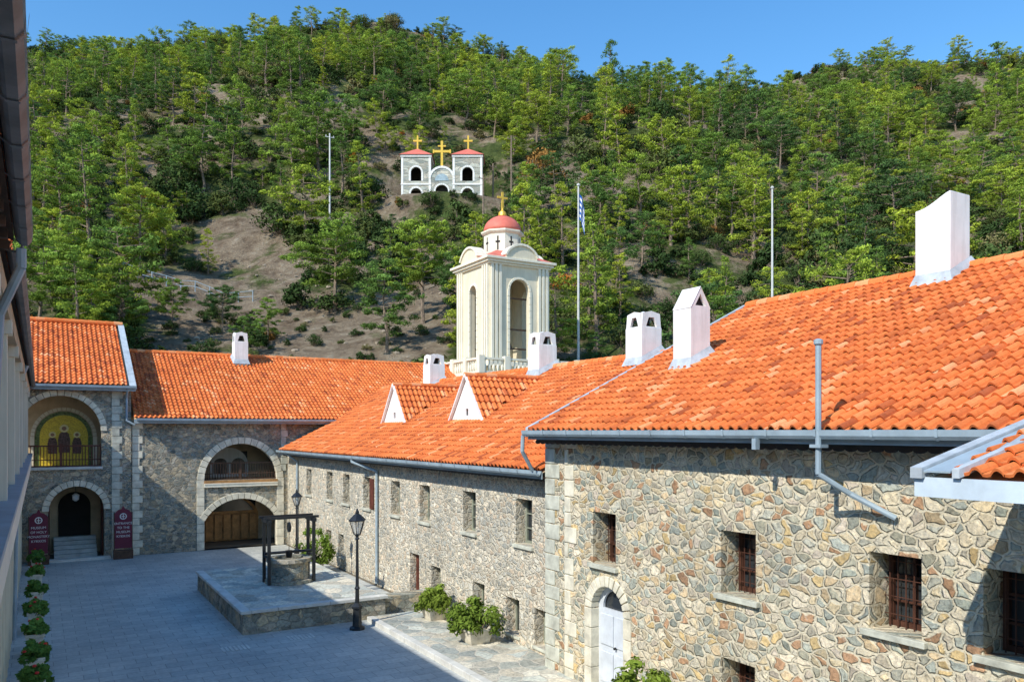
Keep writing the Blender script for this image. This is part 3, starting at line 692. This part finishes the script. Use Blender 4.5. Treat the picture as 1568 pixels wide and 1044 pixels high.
for sx in (-1,1):
    for sy in (-.35,.35):
        b.box((X+sx*Xw-.05,Y+sy-.05,.7),(X+sx*Xw+.05,Y+sy+.05,2.82))
    b.box((X+sx*Xw-.06,Y-.5,2.82),(X+sx*Xw+.06,Y+.5,2.94))
    b.box((X+sx*Xw-.03,Y-.3,1.6),(X+sx*Xw+.03,Y+.3,1.68))
for sy in (-.35,.35): b.box((X-.95,Y+sy-.045,2.945),(X+.95,Y+sy+.045,3.03))
b.cyl((X-.85,Y,1.75),(X+.85,Y,1.75),.05); b.cyl((X,Y,2.9),(X,Y,1.8),.012,n=6)
b.cyl((X-.03,Y,2.62),(X+.03,Y,2.62),.18,n=16)
b.lathe((X,Y,1.55),[(.1,0),(.14,.25)],10)
b.make('winch_frame','black',wl)
def lamp(x,y,z0,h):
    e=empty('street_lamp',(x,y,z0)); b=MB(); k=h/3.6
    b.lathe((x,y,z0),[(.24*k,0),(.24*k,.06),(.15*k,.10),(.13*k,.6*k),(.17*k,.64*k),(.17*k,.7*k),(.07*k,.8*k),(.06*k,1.2*k),(.09*k,1.24*k),(.055*k,1.3*k),(.04*k,2.7*k),(.08*k,2.74*k),(.04*k,2.8*k),(.1*k,2.88*k)],8)
    b.lathe((x,y,z0),[(.25*k,3.28*k),(.28*k,3.31*k),(.12*k,3.46*k),(.06*k,3.5*k),(.06*k,3.55*k),(.015*k,3.66*k)],6)
    for i in range(6):
        t=2*math.pi*i/6; b.cyl((x+.1*k*math.cos(t),y+.1*k*math.sin(t),z0+2.86*k),(x+.24*k*math.cos(t),y+.24*k*math.sin(t),z0+3.3*k),.013,n=5)
    b.make('post','black',e)
    g,nt,bb=newmat('lantern_glass',.15,.5); bb.inputs['Base Color'].default_value=(.6,.62,.6,1); bb.inputs['Alpha'].default_value=.35
    MB().lathe((x,y,z0),[(.085*k,2.88*k),(.225*k,3.28*k)],6).make('lantern',g,e)
    MB().lathe((x,y,z0),[(.03,2.9*k),(.05,3.0*k),(.02,3.1*k)],8).make('bulb','white',e)
lamp(8.3,23.2,0,3.6); lamp(8.8,31.6,.7,2.95)

def sign(x,y,lines):
    e=empty('information_sign',(x,y,0)); b=MB()
    b.wall([(x-.36,.5),(x+.36,.5),(x+.36,2.15),(x+.22,2.3),(x+.08,2.34),(x,2.5),(x-.08,2.34),(x-.22,2.3),(x-.36,2.15)],[],(0,y,0),(1,0,0),(0,-1,0),.06); b.make('board','maroon',e)
    b=MB(); b.box((x-.42,y-.1,0),(x+.42,y+.18,.42)); b.box((x-.40,y+.0,.42),(x-.362,y+.06,2.2)); b.box((x+.362,y+.0,.42),(x+.40,y+.06,2.2)); b.make('wooden_base','wood',e,bevel=.02)
    b=MB(); 
    for i in range(20):
        a=2*math.pi*i/20; b.box((x+.13*math.cos(a)-.02,y-.012,2.0+.13*math.sin(a)-.02),(x+.13*math.cos(a)+.02,y-.004,2.0+.13*math.sin(a)+.02))
    b.box((x-.015,y-.011,1.9),(x+.015,y-.004,2.1)); b.box((x-.08,y-.0105,1.98),(x+.08,y-.0045,2.01))
    b.make('emblem','white',e)
    for i,t in enumerate(lines):
        c=bpy.data.curves.new('lettering','FONT'); c.body=t; c.size=.15; c.align_x='CENTER'; c.materials.append(M['white'])
        o=bpy.data.objects.new('lettering',c); o.location=(x,y-.008,1.62-.2*i); o.rotation_euler=(math.pi/2,0,0); link(o,e)
sign(-.03,41.6,['MUSEUM','OF HOLY','MONASTERY','KYKKOS']); sign(3.4,41.6,['ENTRANCE','TO THE','MUSEUM','KYKKOS'])

# ------------------------------------------------------------------ foliage
def leaf_arrays(centers,radii,nleaf,size,rs,out=1.1,flat=.55,shades=None,asp=.42):
    n=len(centers)
    c=np.repeat(centers,nleaf,0); r=np.repeat(radii,nleaf,0)
    d=rs.normal(size=(n*nleaf,3)); d/=np.linalg.norm(d,axis=1)[:,None]
    rad=rs.uniform(.4,1.08,(n*nleaf,1))
    p=c+d*rad*r[:,None]*np.array([1,1,flat])
    nn=d*out+rs.normal(size=d.shape)*.45+np.array([0,0,.45]); nn/=np.linalg.norm(nn,axis=1)[:,None]
    a=np.cross(nn,rs.normal(size=d.shape)); a/=np.linalg.norm(a,axis=1)[:,None]; b=np.cross(nn,a)
    s=size*rs.uniform(.6,1.3,(n*nleaf,1))
    v=np.stack([p-a*s*.95,p+b*s*asp,p+a*s*.95,p-b*s*asp],1)
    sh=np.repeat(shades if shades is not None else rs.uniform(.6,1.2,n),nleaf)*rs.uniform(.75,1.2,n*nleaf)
    return v.reshape(-1,3),sh
def foliage_obj_mesh(name,wood,leafv,leafsh,mat):
    k=len(wood.v); n=len(leafv)//4
    verts=wood.v+[tuple(x) for x in leafv]
    faces=wood.f+[(k+4*i,k+4*i+1,k+4*i+2,k+4*i+3) for i in range(n)]
    me=bpy.data.meshes.new(name); me.from_pydata(verts,[],faces); me.update()
    me.materials.append(M['bark']); me.materials.append(M[mat])
    mi=np.zeros(len(faces),np.int32); mi[len(wood.f):]=1; me.polygons.foreach_set('material_index',mi)
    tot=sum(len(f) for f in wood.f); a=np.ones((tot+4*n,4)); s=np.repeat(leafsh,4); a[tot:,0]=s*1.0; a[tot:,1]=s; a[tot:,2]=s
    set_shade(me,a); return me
def pine(seed,H=8.,R=2.3,base=.28,nl=30,leaf=.15,nleaf=62,flat=.42,dens=1.0,cone=0):
    rs=np.random.RandomState(seed); w=MB()
    lean=rs.normal(size=2)*.06*H; pts=[]
    for i in range(6):
        t=i/5; pts.append(Vector((lean[0]*t*t+rs.normal()*.08,lean[1]*t*t+rs.normal()*.08,-.8+ (H*.95+.8)*t)))
    r0=.019*H+.03
    for i in range(5): w.cyl(pts[i],pts[i+1],r0*(1-i/5.3),r0*(1-(i+1)/5.3),6)
    cs=[];rr=[]
    def at(z):
        t=min(max((z+.8)/(H*.95+.8),0),1)*5; i=min(int(t),4); return pts[i].lerp(pts[i+1],t-i)
    for k in range(nl):
        t=base+(1-base)*((k+rs.rand()*.8)/nl)
        z=H*t; q=(t-base)/(1-base)
        prof=(1-q*.85)*min(1,.45+q*3) if cone else math.sin(math.pi*min(1,(q*.72+.24)))**.7
        ln=R*prof*rs.uniform(.45,1.3)
        az=k*2.4+rs.rand()*1.4; up=rs.uniform(-.02,.4)
        a=at(z*.97-.1*ln); e=a+Vector((math.cos(az)*ln,math.sin(az)*ln,ln*up))
        w.cyl(a,e,.035+.01*ln,.012,4)
        m=max(1,int(round(ln*1.3*dens)))
        for j in range(m):
            f=1-.72*j/m; c=a.lerp(e,f)+Vector(rs.normal(size=3)*.18)
            cs.append(c); rr.append(rs.uniform(.34,.70)*(.78+.12*R))
    for j in range(3): cs.append(pts[5]+Vector(rs.normal(size=3)*.25)); rr.append(.42)
    cs=np.array([tuple(c) for c in cs]); rr=np.array(rr)
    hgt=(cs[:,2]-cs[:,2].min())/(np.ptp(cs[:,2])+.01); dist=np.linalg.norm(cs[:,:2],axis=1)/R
    sh=(.50+.38*hgt+.32*np.clip(dist,0,1))*rs.uniform(.7,1.2,len(cs))  # inner and lower clumps darkened, crown shade put into the leaf colour
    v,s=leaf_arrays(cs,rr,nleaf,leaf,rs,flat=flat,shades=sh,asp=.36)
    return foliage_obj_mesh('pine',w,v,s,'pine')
def bushm(seed,R=1.4,Hh=1.5,n=22,leaf=.15,nleaf=42,mat='scrub'):
    rs=np.random.RandomState(seed); w=MB(); cs=[];rr=[]
    for i in range(n):
        a=rs.rand()*6.28; q=math.sqrt(rs.rand()); z=Hh*rs.uniform(.15,1)*(1-.55*q*q)
        c=(R*q*math.cos(a)*.8,R*q*math.sin(a)*.8,z); cs.append(c); rr.append(rs.uniform(.22,.40)*R)
        if i%2==0: w.cyl((0,0,-.3),c,.04*R,.01,4)
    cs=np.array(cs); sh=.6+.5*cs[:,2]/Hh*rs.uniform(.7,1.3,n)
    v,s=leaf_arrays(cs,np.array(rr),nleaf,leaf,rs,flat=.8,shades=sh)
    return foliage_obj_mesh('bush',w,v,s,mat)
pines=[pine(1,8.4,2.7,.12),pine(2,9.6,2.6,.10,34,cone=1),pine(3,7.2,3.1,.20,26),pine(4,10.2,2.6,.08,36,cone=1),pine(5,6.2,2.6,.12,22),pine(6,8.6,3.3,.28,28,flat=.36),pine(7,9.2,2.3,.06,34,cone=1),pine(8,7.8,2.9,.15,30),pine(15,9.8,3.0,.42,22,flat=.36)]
umbrella=[pine(9,6.2,3.2,.5,18,flat=.34),pine(10,7.0,2.8,.42,20,flat=.36),pines[4],pines[5]]
bushes=[bushm(11),bushm(12,1.8,1.7,28),bushm(13,1.2,1.9,20),bushm(14,2.1,2.2,32)]

# ------------------------------------------------------------------ hill
crest=[(-420,118),(-250,130),(-167,132),(-146,131),(-124,127),(-82,128),(-60,133),(-39,136),(-18,131),(0,128),(25,123),(67,118.5),(89,123),(106,131),(130,129),(167,126),(260,121),(420,107)]
cv=[c[0] for c in crest]; cz=[c[1] for c in crest]
def hz(u,v):
    zc=float(np.interp(v,cv,cz)); uc=262+12*math.sin(v*.021)
    if u<52: h=-1.5
    elif u<58: h=-1.5+10.6*(u-52)/6
    elif u<110: h=9.1+.548*(u-58)
    elif u<uc:
        q=(u-110)/(uc-110); q2=q+.05*math.sin(q*math.pi*2)
        h=37.6+(zc-37.6)*q2
    else: h=zc-(u-uc)*.35
    if u>54:
        a=min(1,(u-54)/30); e=1 if u<220 else max(.25,1-(u-220)/50)
        h+=a*e*(5.0*noise.noise(Vector((v*.022,u*.014,3)))+2.4*noise.noise(Vector((v*.06,u*.05,7))))
        h+=a*(1.0*noise.noise(Vector((v*.18,u*.18,1)))+.5*noise.noise(Vector((v*.5,u*.5,5))))
        if u<100:
            st=7.5; f=(h/st)%1.0; h+= (1.6*(1/(1+math.exp(-(f-.5)*10)))-1.6*f)*a*(1-max(0,(u-85)/15))
    dd=math.hypot((v+9.7)/9,(u-112)/7)
    if dd<1.5: k=1-max(0,(dd-1)/.5); h=h*(1-k)+37.6*k
    return h
spots=[(236,90,8),(200,108,8),(226,143,10),(180,100,4),(150,86,4),(196,-118,5),(232,-140,6),(140,-30,4),(214,-46,4),(185,38,4),(120,52,3.5),(160,-62,4)]
def bare(u,v):
    t=v/u
    n=noise.noise(Vector((u*.05,v*.05,11))); n2=noise.noise(Vector((u*.12,v*.12,4)))
    k=0
    if u<85+10*n and -.47<t<-.07: k=.97
    if 88<u<108 and -.40<t<-.19 and n2>-.2: k=max(k,.85)
    if n>.42: k=max(k,.7)
    for (a,b,r) in spots:
        if math.hypot((u-a)/2.4,v-b)<r*(1+1.0*n2): k=max(k,.97)
    return k
us=list(np.arange(50,130,1.0))+list(np.arange(130,290,2.6))+list(np.arange(290,620,15))
vsn=list(np.arange(-420,-130,8))+list(np.arange(-130,130,1.5))+list(np.arange(130,425,8))
vv=[];ff=[];nv_=len(vsn);ba_=[]
for u in us:
    for v_ in vsn:
        x,y=UV(u,v_); vv.append((x,y,hz(u,v_))); ba_.append(bare(u,v_) if u<290 else 0)
for i in range(len(us)-1):
    for j in range(nv_-1):
        a=i*nv_+j; ff.append((a,a+1,a+nv_+1,a+nv_))
hb=MB(); hb.v=vv; hb.f=ff; ho=hb.make('hillside_terrain','hill',None,smooth=True)
at=ho.data.color_attributes.new('bare','FLOAT_COLOR','POINT'); arr=np.ones((len(vv),4),np.float32); arr[:,0]=ba_; arr[:,1]=ba_; arr[:,2]=ba_; at.data.foreach_set('color',arr.ravel())

forest=empty('pine_forest',(80,130,0)); scrub=empty('hillside_scrub',(80,130,0))
def inst(me,name,u,v,s,parent,rz=None,sz=1.0,dz=0):
    x,y=UV(u,v); o=bpy.data.objects.new(name,me)
    o.location=(x,y,hz(u,v)+dz); o.rotation_euler=(random.uniform(-.06,.06),random.uniform(-.06,.06),random.uniform(0,6.28)); o.scale=(s,s,s*sz)
    link(o,parent); return o
cnt=0
u=60.
while u<276:
    step=4.9 if u<120 else 5.3
    v_=-(.70*u+14)
    while v_<.70*u+14:
        uu=u+random.uniform(-2.6,2.6); w_=v_+random.uniform(-2.6,2.6)
        v_+=step
        if 99<uu<118 and abs(w_+9.7)<9.5: continue
        if random.random()<bare(uu,w_): continue
        zone=noise.noise(Vector((uu*.035,w_*.035,21)))
        if random.random()<(.58 if zone>.12 else .13): continue
        s=random.choice((random.uniform(.4,.75),random.uniform(.75,1.1),random.uniform(.9,1.35)))
        if uu<68 and w_/uu<-.45: s=random.uniform(.9,1.2)
        elif uu<75: s*=.85
        if 82<uu<100 and abs(w_+9.0)<10: s=min(s,.5)
        me=random.choice(umbrella if (uu>235 and random.random()<.7) else pines)
        if uu>240: s*=.85
        inst(me,'forest_pine',uu,w_,s,forest,sz=random.uniform(.85,1.12)); cnt+=1
    u+=step
u=58.;cb=0
while u<276:
    step=3.5 if u<120 else 4.3
    v_=-(.70*u+12)
    while v_<.70*u+12:
        uu=u+random.uniform(-1.8,1.8); w_=v_+random.uniform(-1.8,1.8); v_+=step
        if 103<uu<119 and abs(w_+9.7)<8: continue
        if random.random()<bare(uu,w_)*.97: continue
        zone=noise.noise(Vector((uu*.035,w_*.035,21)))
        s=random.uniform(.9,1.9) if zone>.12 else random.uniform(.5,1.4)
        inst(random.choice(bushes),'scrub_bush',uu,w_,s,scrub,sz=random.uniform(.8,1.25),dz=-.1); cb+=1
    u+=step
for i in range(34):
    inst(random.choice(bushes),'scrub_bush',random.uniform(97,105),-9.7+random.uniform(-10,10),random.uniform(.4,.9),scrub); 
for i in range(70):
    uu=random.uniform(60,84); inst(random.choice(bushes),'scrub_bush',uu,random.uniform(-.47,-.05)*uu,random.uniform(.2,.5),scrub)
print('trees',cnt,'bushes',cb)
big=[pine(21,9.4,3.0,.33,34,.13,110),pine(22,9.2,3.6,.3,36,.13,110),pine(23,8,2.6,.25,30,.13,110)]
for (px,u,s,k) in ((650,72,1.05,0),(512,79,1.05,1),(592,64.5,.95,2),(410,70,.5,2),(378,66,.4,0),(340,74,.5,1),(118,71,1.0,1),(215,86,1.0,0),(92,75,.8,2),(700,70,.8,2),(262,74,.55,2),(180,66,.6,1),(60,66,1.0,0),(145,64,.8,2)):
    inst(big[k],'pine_tree',u,(px-784)/1220*u,s,None)
rk=MB(); rs=np.random.RandomState(5)
for i in range(130):
    uu=rs.uniform(58,112); t=rs.uniform(-.46,-.06); x,y=UV(uu,t*uu); z=hz(uu,t*uu); r=rs.uniform(.1,.35)*(1 if rs.rand()<.93 else 2)
    P=[];n=6
    for zz,q in ((-.3,.8),(.1,1.0),(.4,.75),(.6,.25)):
        for k in range(n):
            a=2*math.pi*k/n; P.append((x+r*q*math.cos(a)*rs.uniform(.75,1.2),y+r*q*math.sin(a)*rs.uniform(.75,1.2),z+r*zz*rs.uniform(.8,1.1)))
    rk.add(P,[(j*n+k,j*n+(k+1)%n,(j+1)*n+(k+1)%n,(j+1)*n+k) for j in range(3) for k in range(n)]+[tuple(range(3*n,4*n))])
rk.make('loose_rocks',plain('rock',(.34,.28,.21),.95,.3,1.5,.5))

rl=empty('roadside_railing',UV(84,-42)+(hz(84,-42),)); b=MB()
pp=[]
for i in range(15):
    v_=-48+i*1.5; x,y=UV(83,v_); z=hz(83,v_); pp.append(Vector((x,y,z))); b.cyl((x,y,z-.3),(x,y,z+1.1),.05,n=5)
for a,c in zip(pp[:-1],pp[1:]):
    for h in (.5,1.05): b.cyl(a+Vector((0,0,h)),c+Vector((0,0,h)),.035,n=5)
b.make('rails','gutter',rl)

# ------------------------------------------------------------------ hill chapel
cu,cvv=110,-9.7; ox,oy=UV(cu,cvv)
ch=empty('hilltop_bell_chapel',(ox,oy,37)); Uc=Vector((C,-S,0)); Nc=Vector((-S,-C,0)); O0=Vector((ox,oy,36.2))
def chwall(off,outline,holes,th,mat,name,pp=0):
    MB().wall(outline,holes,O0+Uc*off+Nc*pp,Uc,Nc,th).make(name,mat,ch)
def obox(mb,a0,a1,n0,n1,z0,z1):
    P=[O0+Uc*a+Nc*n+Vector((0,0,z)) for z in (z0,z1) for a,n in ((a0,n0),(a1,n0),(a1,n1),(a0,n1))]
    mb.add(P,[(0,3,2,1),(4,5,6,7),(0,1,5,4),(1,2,6,5),(2,3,7,6),(3,0,4,7)])
for off in (-3.55,3.55):
    hs_=[archp(0,.75,1.4,2.6),archp(0,.75,4.3,5.5)]
    chwall(off,rect(-2,0,2,7.6),hs_,.4,'chst','tower_front')
    b=MB(); obox(b,off-2,off-1.6,-3.6,-.4,0,7.6); obox(b,off+1.6,off+2,-3.6,-.4,0,7.6); obox(b,off-1.6,off+1.6,-3.6,-3.2,0,7.6); b.make('tower_walls','chst',ch)
    b=MB(); obox(b,off-1.5,off+1.5,-3.1,-2.9,0,7.5); b.make('tower_interior','dark',ch)
    r=MB()
    for z in (2.6,5.5): ring(r,O0+Uc*off,Uc,Nc,0,.75,z,.24,.06,n=11,jamb=z-1.2,back=.1)
    obox(r,off-2.15,off+2.15,-3.8,.15,7.6,7.9); obox(r,off-2.1,off+2.1,-3.7,.1,3.75,3.95)
    for a in (-2.05,1.75): obox(r,off+a,off+a+.3,-.3,.05,0,3.75); obox(r,off+a,off+a+.3,-.3,.05,3.95,7.6)
    r.make('white_trim','white',ch)
    t=MB(); P=[O0+Uc*(off+a)+Nc*n+Vector((0,0,7.9)) for a,n in ((-2.3,.3),(2.3,.3),(2.3,-3.9),(-2.3,-3.9))]+[O0+Uc*off+Nc*(-1.8)+Vector((0,0,9.4))]
    t.add(P,[(0,1,4),(1,2,4),(2,3,4),(3,0,4)]); t.make('pyramid_roof','dome',ch)
    g=MB(); obox(g,off-.11,off+.11,-1.9,-1.7,9.2,11.2); obox(g,off-.62,off+.62,-1.88,-1.72,10.35,10.6); g.make('gilded_cross','gold',ch)
chwall(0,archp(0,1.55,0,4.6,1.5),[archp(0,.9,1.0,2.9)],.5,'chst','centre_front')
r=MB(); ring(r,O0,Uc,Nc,0,1.55,4.6,.3,.08,rise=1.5,n=13,back=.5); ring(r,O0,Uc,Nc,0,.9,2.9,.22,.06,n=11,jamb=1.0,back=.1); r.make('centre_white_trim','white',ch)
r=MB(); obox(r,-1,1,-.9,-.7,1,3.9); r.make('centre_interior','dark',ch)
r=MB(); r.wall(archp(0,.95,4.35,4.4,.9),[],O0+Nc*.03,Uc,Nc,.02); r.make('painted_lunette',plain('blue_lunette',(.35,.45,.5),.6,.2,2,0),ch)
g=MB(); obox(g,-.16,.16,-.4,-.15,6.2,9.9); obox(g,-1.15,1.15,-.38,-.17,8.3,8.62); obox(g,-.55,.55,-.37,-.18,9.1,9.3); 
for a in (-1.25,1.05): obox(g,a,a+.2,-.4,-.15,8.2,8.72)
g.make('great_gilded_cross','gold',ch)
b=MB(); obox(b,-6,6,-4.5,.8,-2,0.6); b.make('terrace','chst',ch)

# ------------------------------------------------------------------ bell tower
bt=empty('bell_tower',(27.7,48.0,0)); bx,by=27.7,48.0; a=2.3; zb=10.3; zc=17.25
def faces4(): return [((bx,by-a,0),(1,0,0),(0,-1,0)),((bx-a,by,0),(0,-1,0),(-1,0,0)),((bx,by+a,0),(-1,0,0),(0,1,0)),((bx+a,by,0),(0,1,0),(1,0,0))]
b=MB();t=MB();pil=MB()
for i,(O,U,Nn) in enumerate(faces4()):
    wv=.78 if i%2==0 else .5
    b.wall([(-a+ (0 if i%2==0 else .4),zb),(a-(0 if i%2==0 else .4),zb),(a-(0 if i%2==0 else .4),zc),(-a+(0 if i%2==0 else .4),zc)],[archp(0,wv,zb+.3,zb+5.1)],O,U,Nn,.4)
    ring(t,O,U,Nn,0,wv,zb+5.1,.16,.05,n=11,jamb=zb+.3,back=.1,gap=.001)
    O=Vector(O);U=Vector(U);Nn=Vector(Nn)
    for s in (-1,1):
        for k in range(3):
            c=s*(a-.17-.30*k); w0=.09
            p=O+U*c
            q=[p+U*w0+Nn*.13,p-U*w0+Nn*.13,p-U*w0-Nn*.02,p+U*w0-Nn*.02]
            P=[x+Vector((0,0,z)) for z in (zb+.5,zc-.25) for x in q]
            pil.add(P,[(0,3,2,1),(4,5,6,7),(0,1,5,4),(1,2,6,5),(2,3,7,6),(3,0,4,7)])
    o2=O+Nn*.32
    b.wall(archp(0,1.2,zc+.1,zc+.35,.75),[],o2,U,Nn,.5)
    ring(t,o2,U,Nn,0,1.2,zc+.35,.16,.1,rise=.75,n=13,back=.7,gap=.0)
b.box((bx-a+.2,by-a+.2,0),(bx+a-.2,by+a-.2,zb)); b.make('tower_body','cream',bt)
pil.make('fluted_pilasters','creamd',bt)
t.box((bx-a-.15,by-a-.15,zc-.25),(bx+a+.15,by+a+.15,zc-.12))
t.box((bx-a-.28,by-a-.28,zc-.12),(bx+a+.28,by+a+.28,zc+.05)); t.box((bx-a-.42,by-a-.42,zc+.05),(bx+a+.42,by+a+.42,zc+.22))
t.box((bx-a-.2,by-a-.2,zb),(bx+a+.2,by+a+.2,zb+.3))
t.make('cornices','creamd',bt,bevel=.02)
rf=MB(); R1=a+.3; P=[(bx-R1,by-R1,zc+.22),(bx+R1,by-R1,zc+.22),(bx+R1,by+R1,zc+.22),(bx-R1,by+R1,zc+.22),(bx-1.1,by-1.1,zc+1.0),(bx+1.1,by-1.1,zc+1.0),(bx+1.1,by+1.1,zc+1.0),(bx-1.1,by+1.1,zc+1.0)]
rf.add(P,[(0,1,5,4),(1,2,6,5),(2,3,7,6),(3,0,4,7),(4,5,6,7)]); rf.make('shoulder_roof','dome',bt)
d=MB(); r8=math.pi/8
d.lathe((bx,by,zc),[(1.5,.5),(1.5,.85),(1.3,.9),(1.3,2.25),(1.42,2.31),(1.5,2.4),(1.5,2.5),(1.3,2.55)],8,r8); d.make('octagonal_drum','creamd',bt)
s8=MB()
for k in range(8):
    an=k*math.pi/4; nx,ny=math.cos(an),math.sin(an); rr=1.3*math.cos(r8)+.01
    O=Vector((bx+nx*rr,by+ny*rr,0)); U=Vector((-ny,nx,0))
    s8.wall(rect(-.05,zc+1.1,.05,zc+2.05),[],O,U,Vector((nx,ny,0)),.03); s8.wall(rect(-.16,zc+1.6,.16,zc+1.72),[],O+Vector((nx,ny,0))*.004,U,Vector((nx,ny,0)),.03)
s8.make('cross_slits','dark',bt)
dm_=MB(); prof=[(1.33*math.cos(x),2.53+1.15*math.sin(x)) for x in np.linspace(0,1.5,10)]; dm_.lathe((bx,by,zc),prof,20); dm_.make('red_dome','dome',bt,smooth=True)
g=MB(); g.lathe((bx,by,zc),[(.12,3.63),(.3,3.7),(.26,3.95),(.08,4.07),(.06,4.3)],12)
g.box((bx-.07,by-.05,zc+4.2),(bx+.07,by+.05,zc+5.35)); g.box((bx-.4,by-.045,zc+4.9),(bx+.4,by+.045,zc+5.03)); g.make('gilded_cross','gold',bt)
b=MB(); b.lathe((bx,by,zb+2.9),[(.62,0),(.5,.15),(.36,.6),(.26,.85),(.08,.95)],16); b.lathe((bx-.1,by-.9,zb+1.3),[(.38,0),(.3,.1),(.2,.4),(.05,.5)],12); b.cyl((bx,by,zb+3.8),(bx,by,zb+5),.04); b.make('bells','black',bt)
b=MB()
for z in (1.2,2.5,4.6): b.box((bx-1.8,by-a+.5,zb+z),(bx+1.8,by-a+.6,zb+z+.1)); b.box((bx-a+.5,by-1.8,zb+z+.11),(bx-a+.6,by+1.8,zb+z+.2))
b.make('bell_beams','wood',bt)
ba=MB(); Rb=3.9
ba.box((bx-Rb,by-Rb,0),(bx+Rb,by+Rb,zb-.6)); ba.make('terrace_base','creamd',bt)
ba=MB()
for s in (0,1):
    for z0,z1,ww in ((zb-.6,zb-.48,.14),(zb+.25,zb+.38,.14)):
        if s==0: ba.box((bx-Rb,by-Rb,z0),(bx+Rb,by-Rb+2*ww,z1))
        else: ba.box((bx-Rb,by-Rb+.3,z0),(bx-Rb+2*ww,by+Rb,z1))
    n=24
    for k in range(n+1):
        if s==1 and k<1: continue
        q=-Rb+.14+(2*Rb-.28)*k/n
        c=(bx+q,by-Rb+.14) if s==0 else (bx-Rb+.14,by+q)
        if k%6==0: ba.box((c[0]-.2,c[1]-.2,zb-.6),(c[0]+.2,c[1]+.2,zb+.5))
        else: ba.lathe((c[0],c[1],zb-.48),[(.05,0),(.1,.15),(.1,.3),(.045,.5),(.07,.73)],6)
ba.make('balustrade','creamd',bt)

# ------------------------------------------------------------------ poles
def flagpole(u,v_,top,flag):
    x,y=UV(u,v_); z0=hz(u,v_)-1; e=empty('flagpole',(x,y,z0)); b=MB(); b.cyl((x,y,z0),(x,y,top),.11,.06,8); b.lathe((x,y,top),[(.05,0),(.13,.08),(.13,.16),(.03,.24)],8); b.make('pole','pole',e)
    if flag:
        for nm,mt,par in (('flag_blue','bluep',0),('flag_white','white',1)):
            f=MB()
            for k in range(9):
                if k%2!=par: continue
                n=10
                P=[]
                for i in range(n+1):
                    t=i/n; dx=.5*t; wv=.09*math.sin(t*9+k*.3)
                    X0=x+.06+dx*C*.8+wv*S; Y0=y-dx*S*.8+wv*C
                    zt=top-.5-k*.22-1.1*t*t-.1*t
                    P+= [(X0,Y0,zt),(X0,Y0,zt-.22)]
                f.add(P,[(2*i,2*i+2,2*i+3,2*i+1) for i in range(n)])
            f.make(nm,mt,e)
flagpole(60,5.0,24.4,True); flagpole(60,19.6,24.2,False)
for (px,u,h) in ((755,112,6),(783,108,8.5),(505,104,11),(740,96,7)):
    v_=(px-784)/1220*u; x,y=UV(u,v_); z=hz(u,v_); e=empty('utility_pole',(x,y,z)); b=MB(); b.cyl((x,y,z-1),(x,y,z+h),.14,.1,7); 
    b.cyl((x-.6,y,z+h-.5),(x+.6,y,z+h-.5),.06,n=5)
    for q in (-.5,0,.5): b.lathe((x+q,y,z+h-.45),[(.05,0),(.07,.1),(.03,.22)],6)
    b.make('pole','bark' if px!=505 else 'pole',e)

# ------------------------------------------------------------------ planters & shrubs
def planter(x,y,R,Hh,seed,mat,name,pw=.5,ph=.42,z0=.14,flowers=0):
    e=empty(name,(x,y,z0)); b=MB(); b.lathe((x,y,z0),[(pw*.7,0),(pw*.75,.05),(pw*.95,ph*.85),(pw*1.05,ph*.86),(pw*1.05,ph),(pw*.88,ph),(pw*.85,ph-.06)],4,math.pi/4); b.make('stone_planter','pot',e,bevel=.01)
    me=bushm(seed,R,Hh,30,.075,100,mat); o=bpy.data.objects.new('foliage',me); o.location=(x,y,z0+ph-.12); link(o,e)
    if flowers:
        rs=np.random.RandomState(seed); f=MB()
        for i in range(flowers):
            a=rs.rand()*6.28;q=rs.rand()**.5; f.lathe((x+R*q*math.cos(a)*.95,y+R*q*math.sin(a)*.95,z0+ph+Hh*(1-.5*q*q)*rs.uniform(.75,1.0)-.1),[(.01,0),(.05,.03),(.03,.06)],5)
        f.make('flowers','petal',e)
planter(10.45,19.6,.85,.95,31,'shrub','potted_shrub',.55)
planter(10.65,22.7,.6,.75,32,'shrub','potted_shrub',.5)
planter(9.9,11.9,.75,1.15,33,'shrub','potted_shrub',.5)
planter(10.1,33.6,.9,1.6,34,'shrub','potted_shrub',.5,.4,0)
sd_=40
for y in (39.5,35.2,31.4,27.9,24.9,22.3,20.2): planter(-.10,y,.34,.5,sd_,'potleaf','potted_plant',.30,.6,0,6 if sd_%2 else 2); sd_+=1
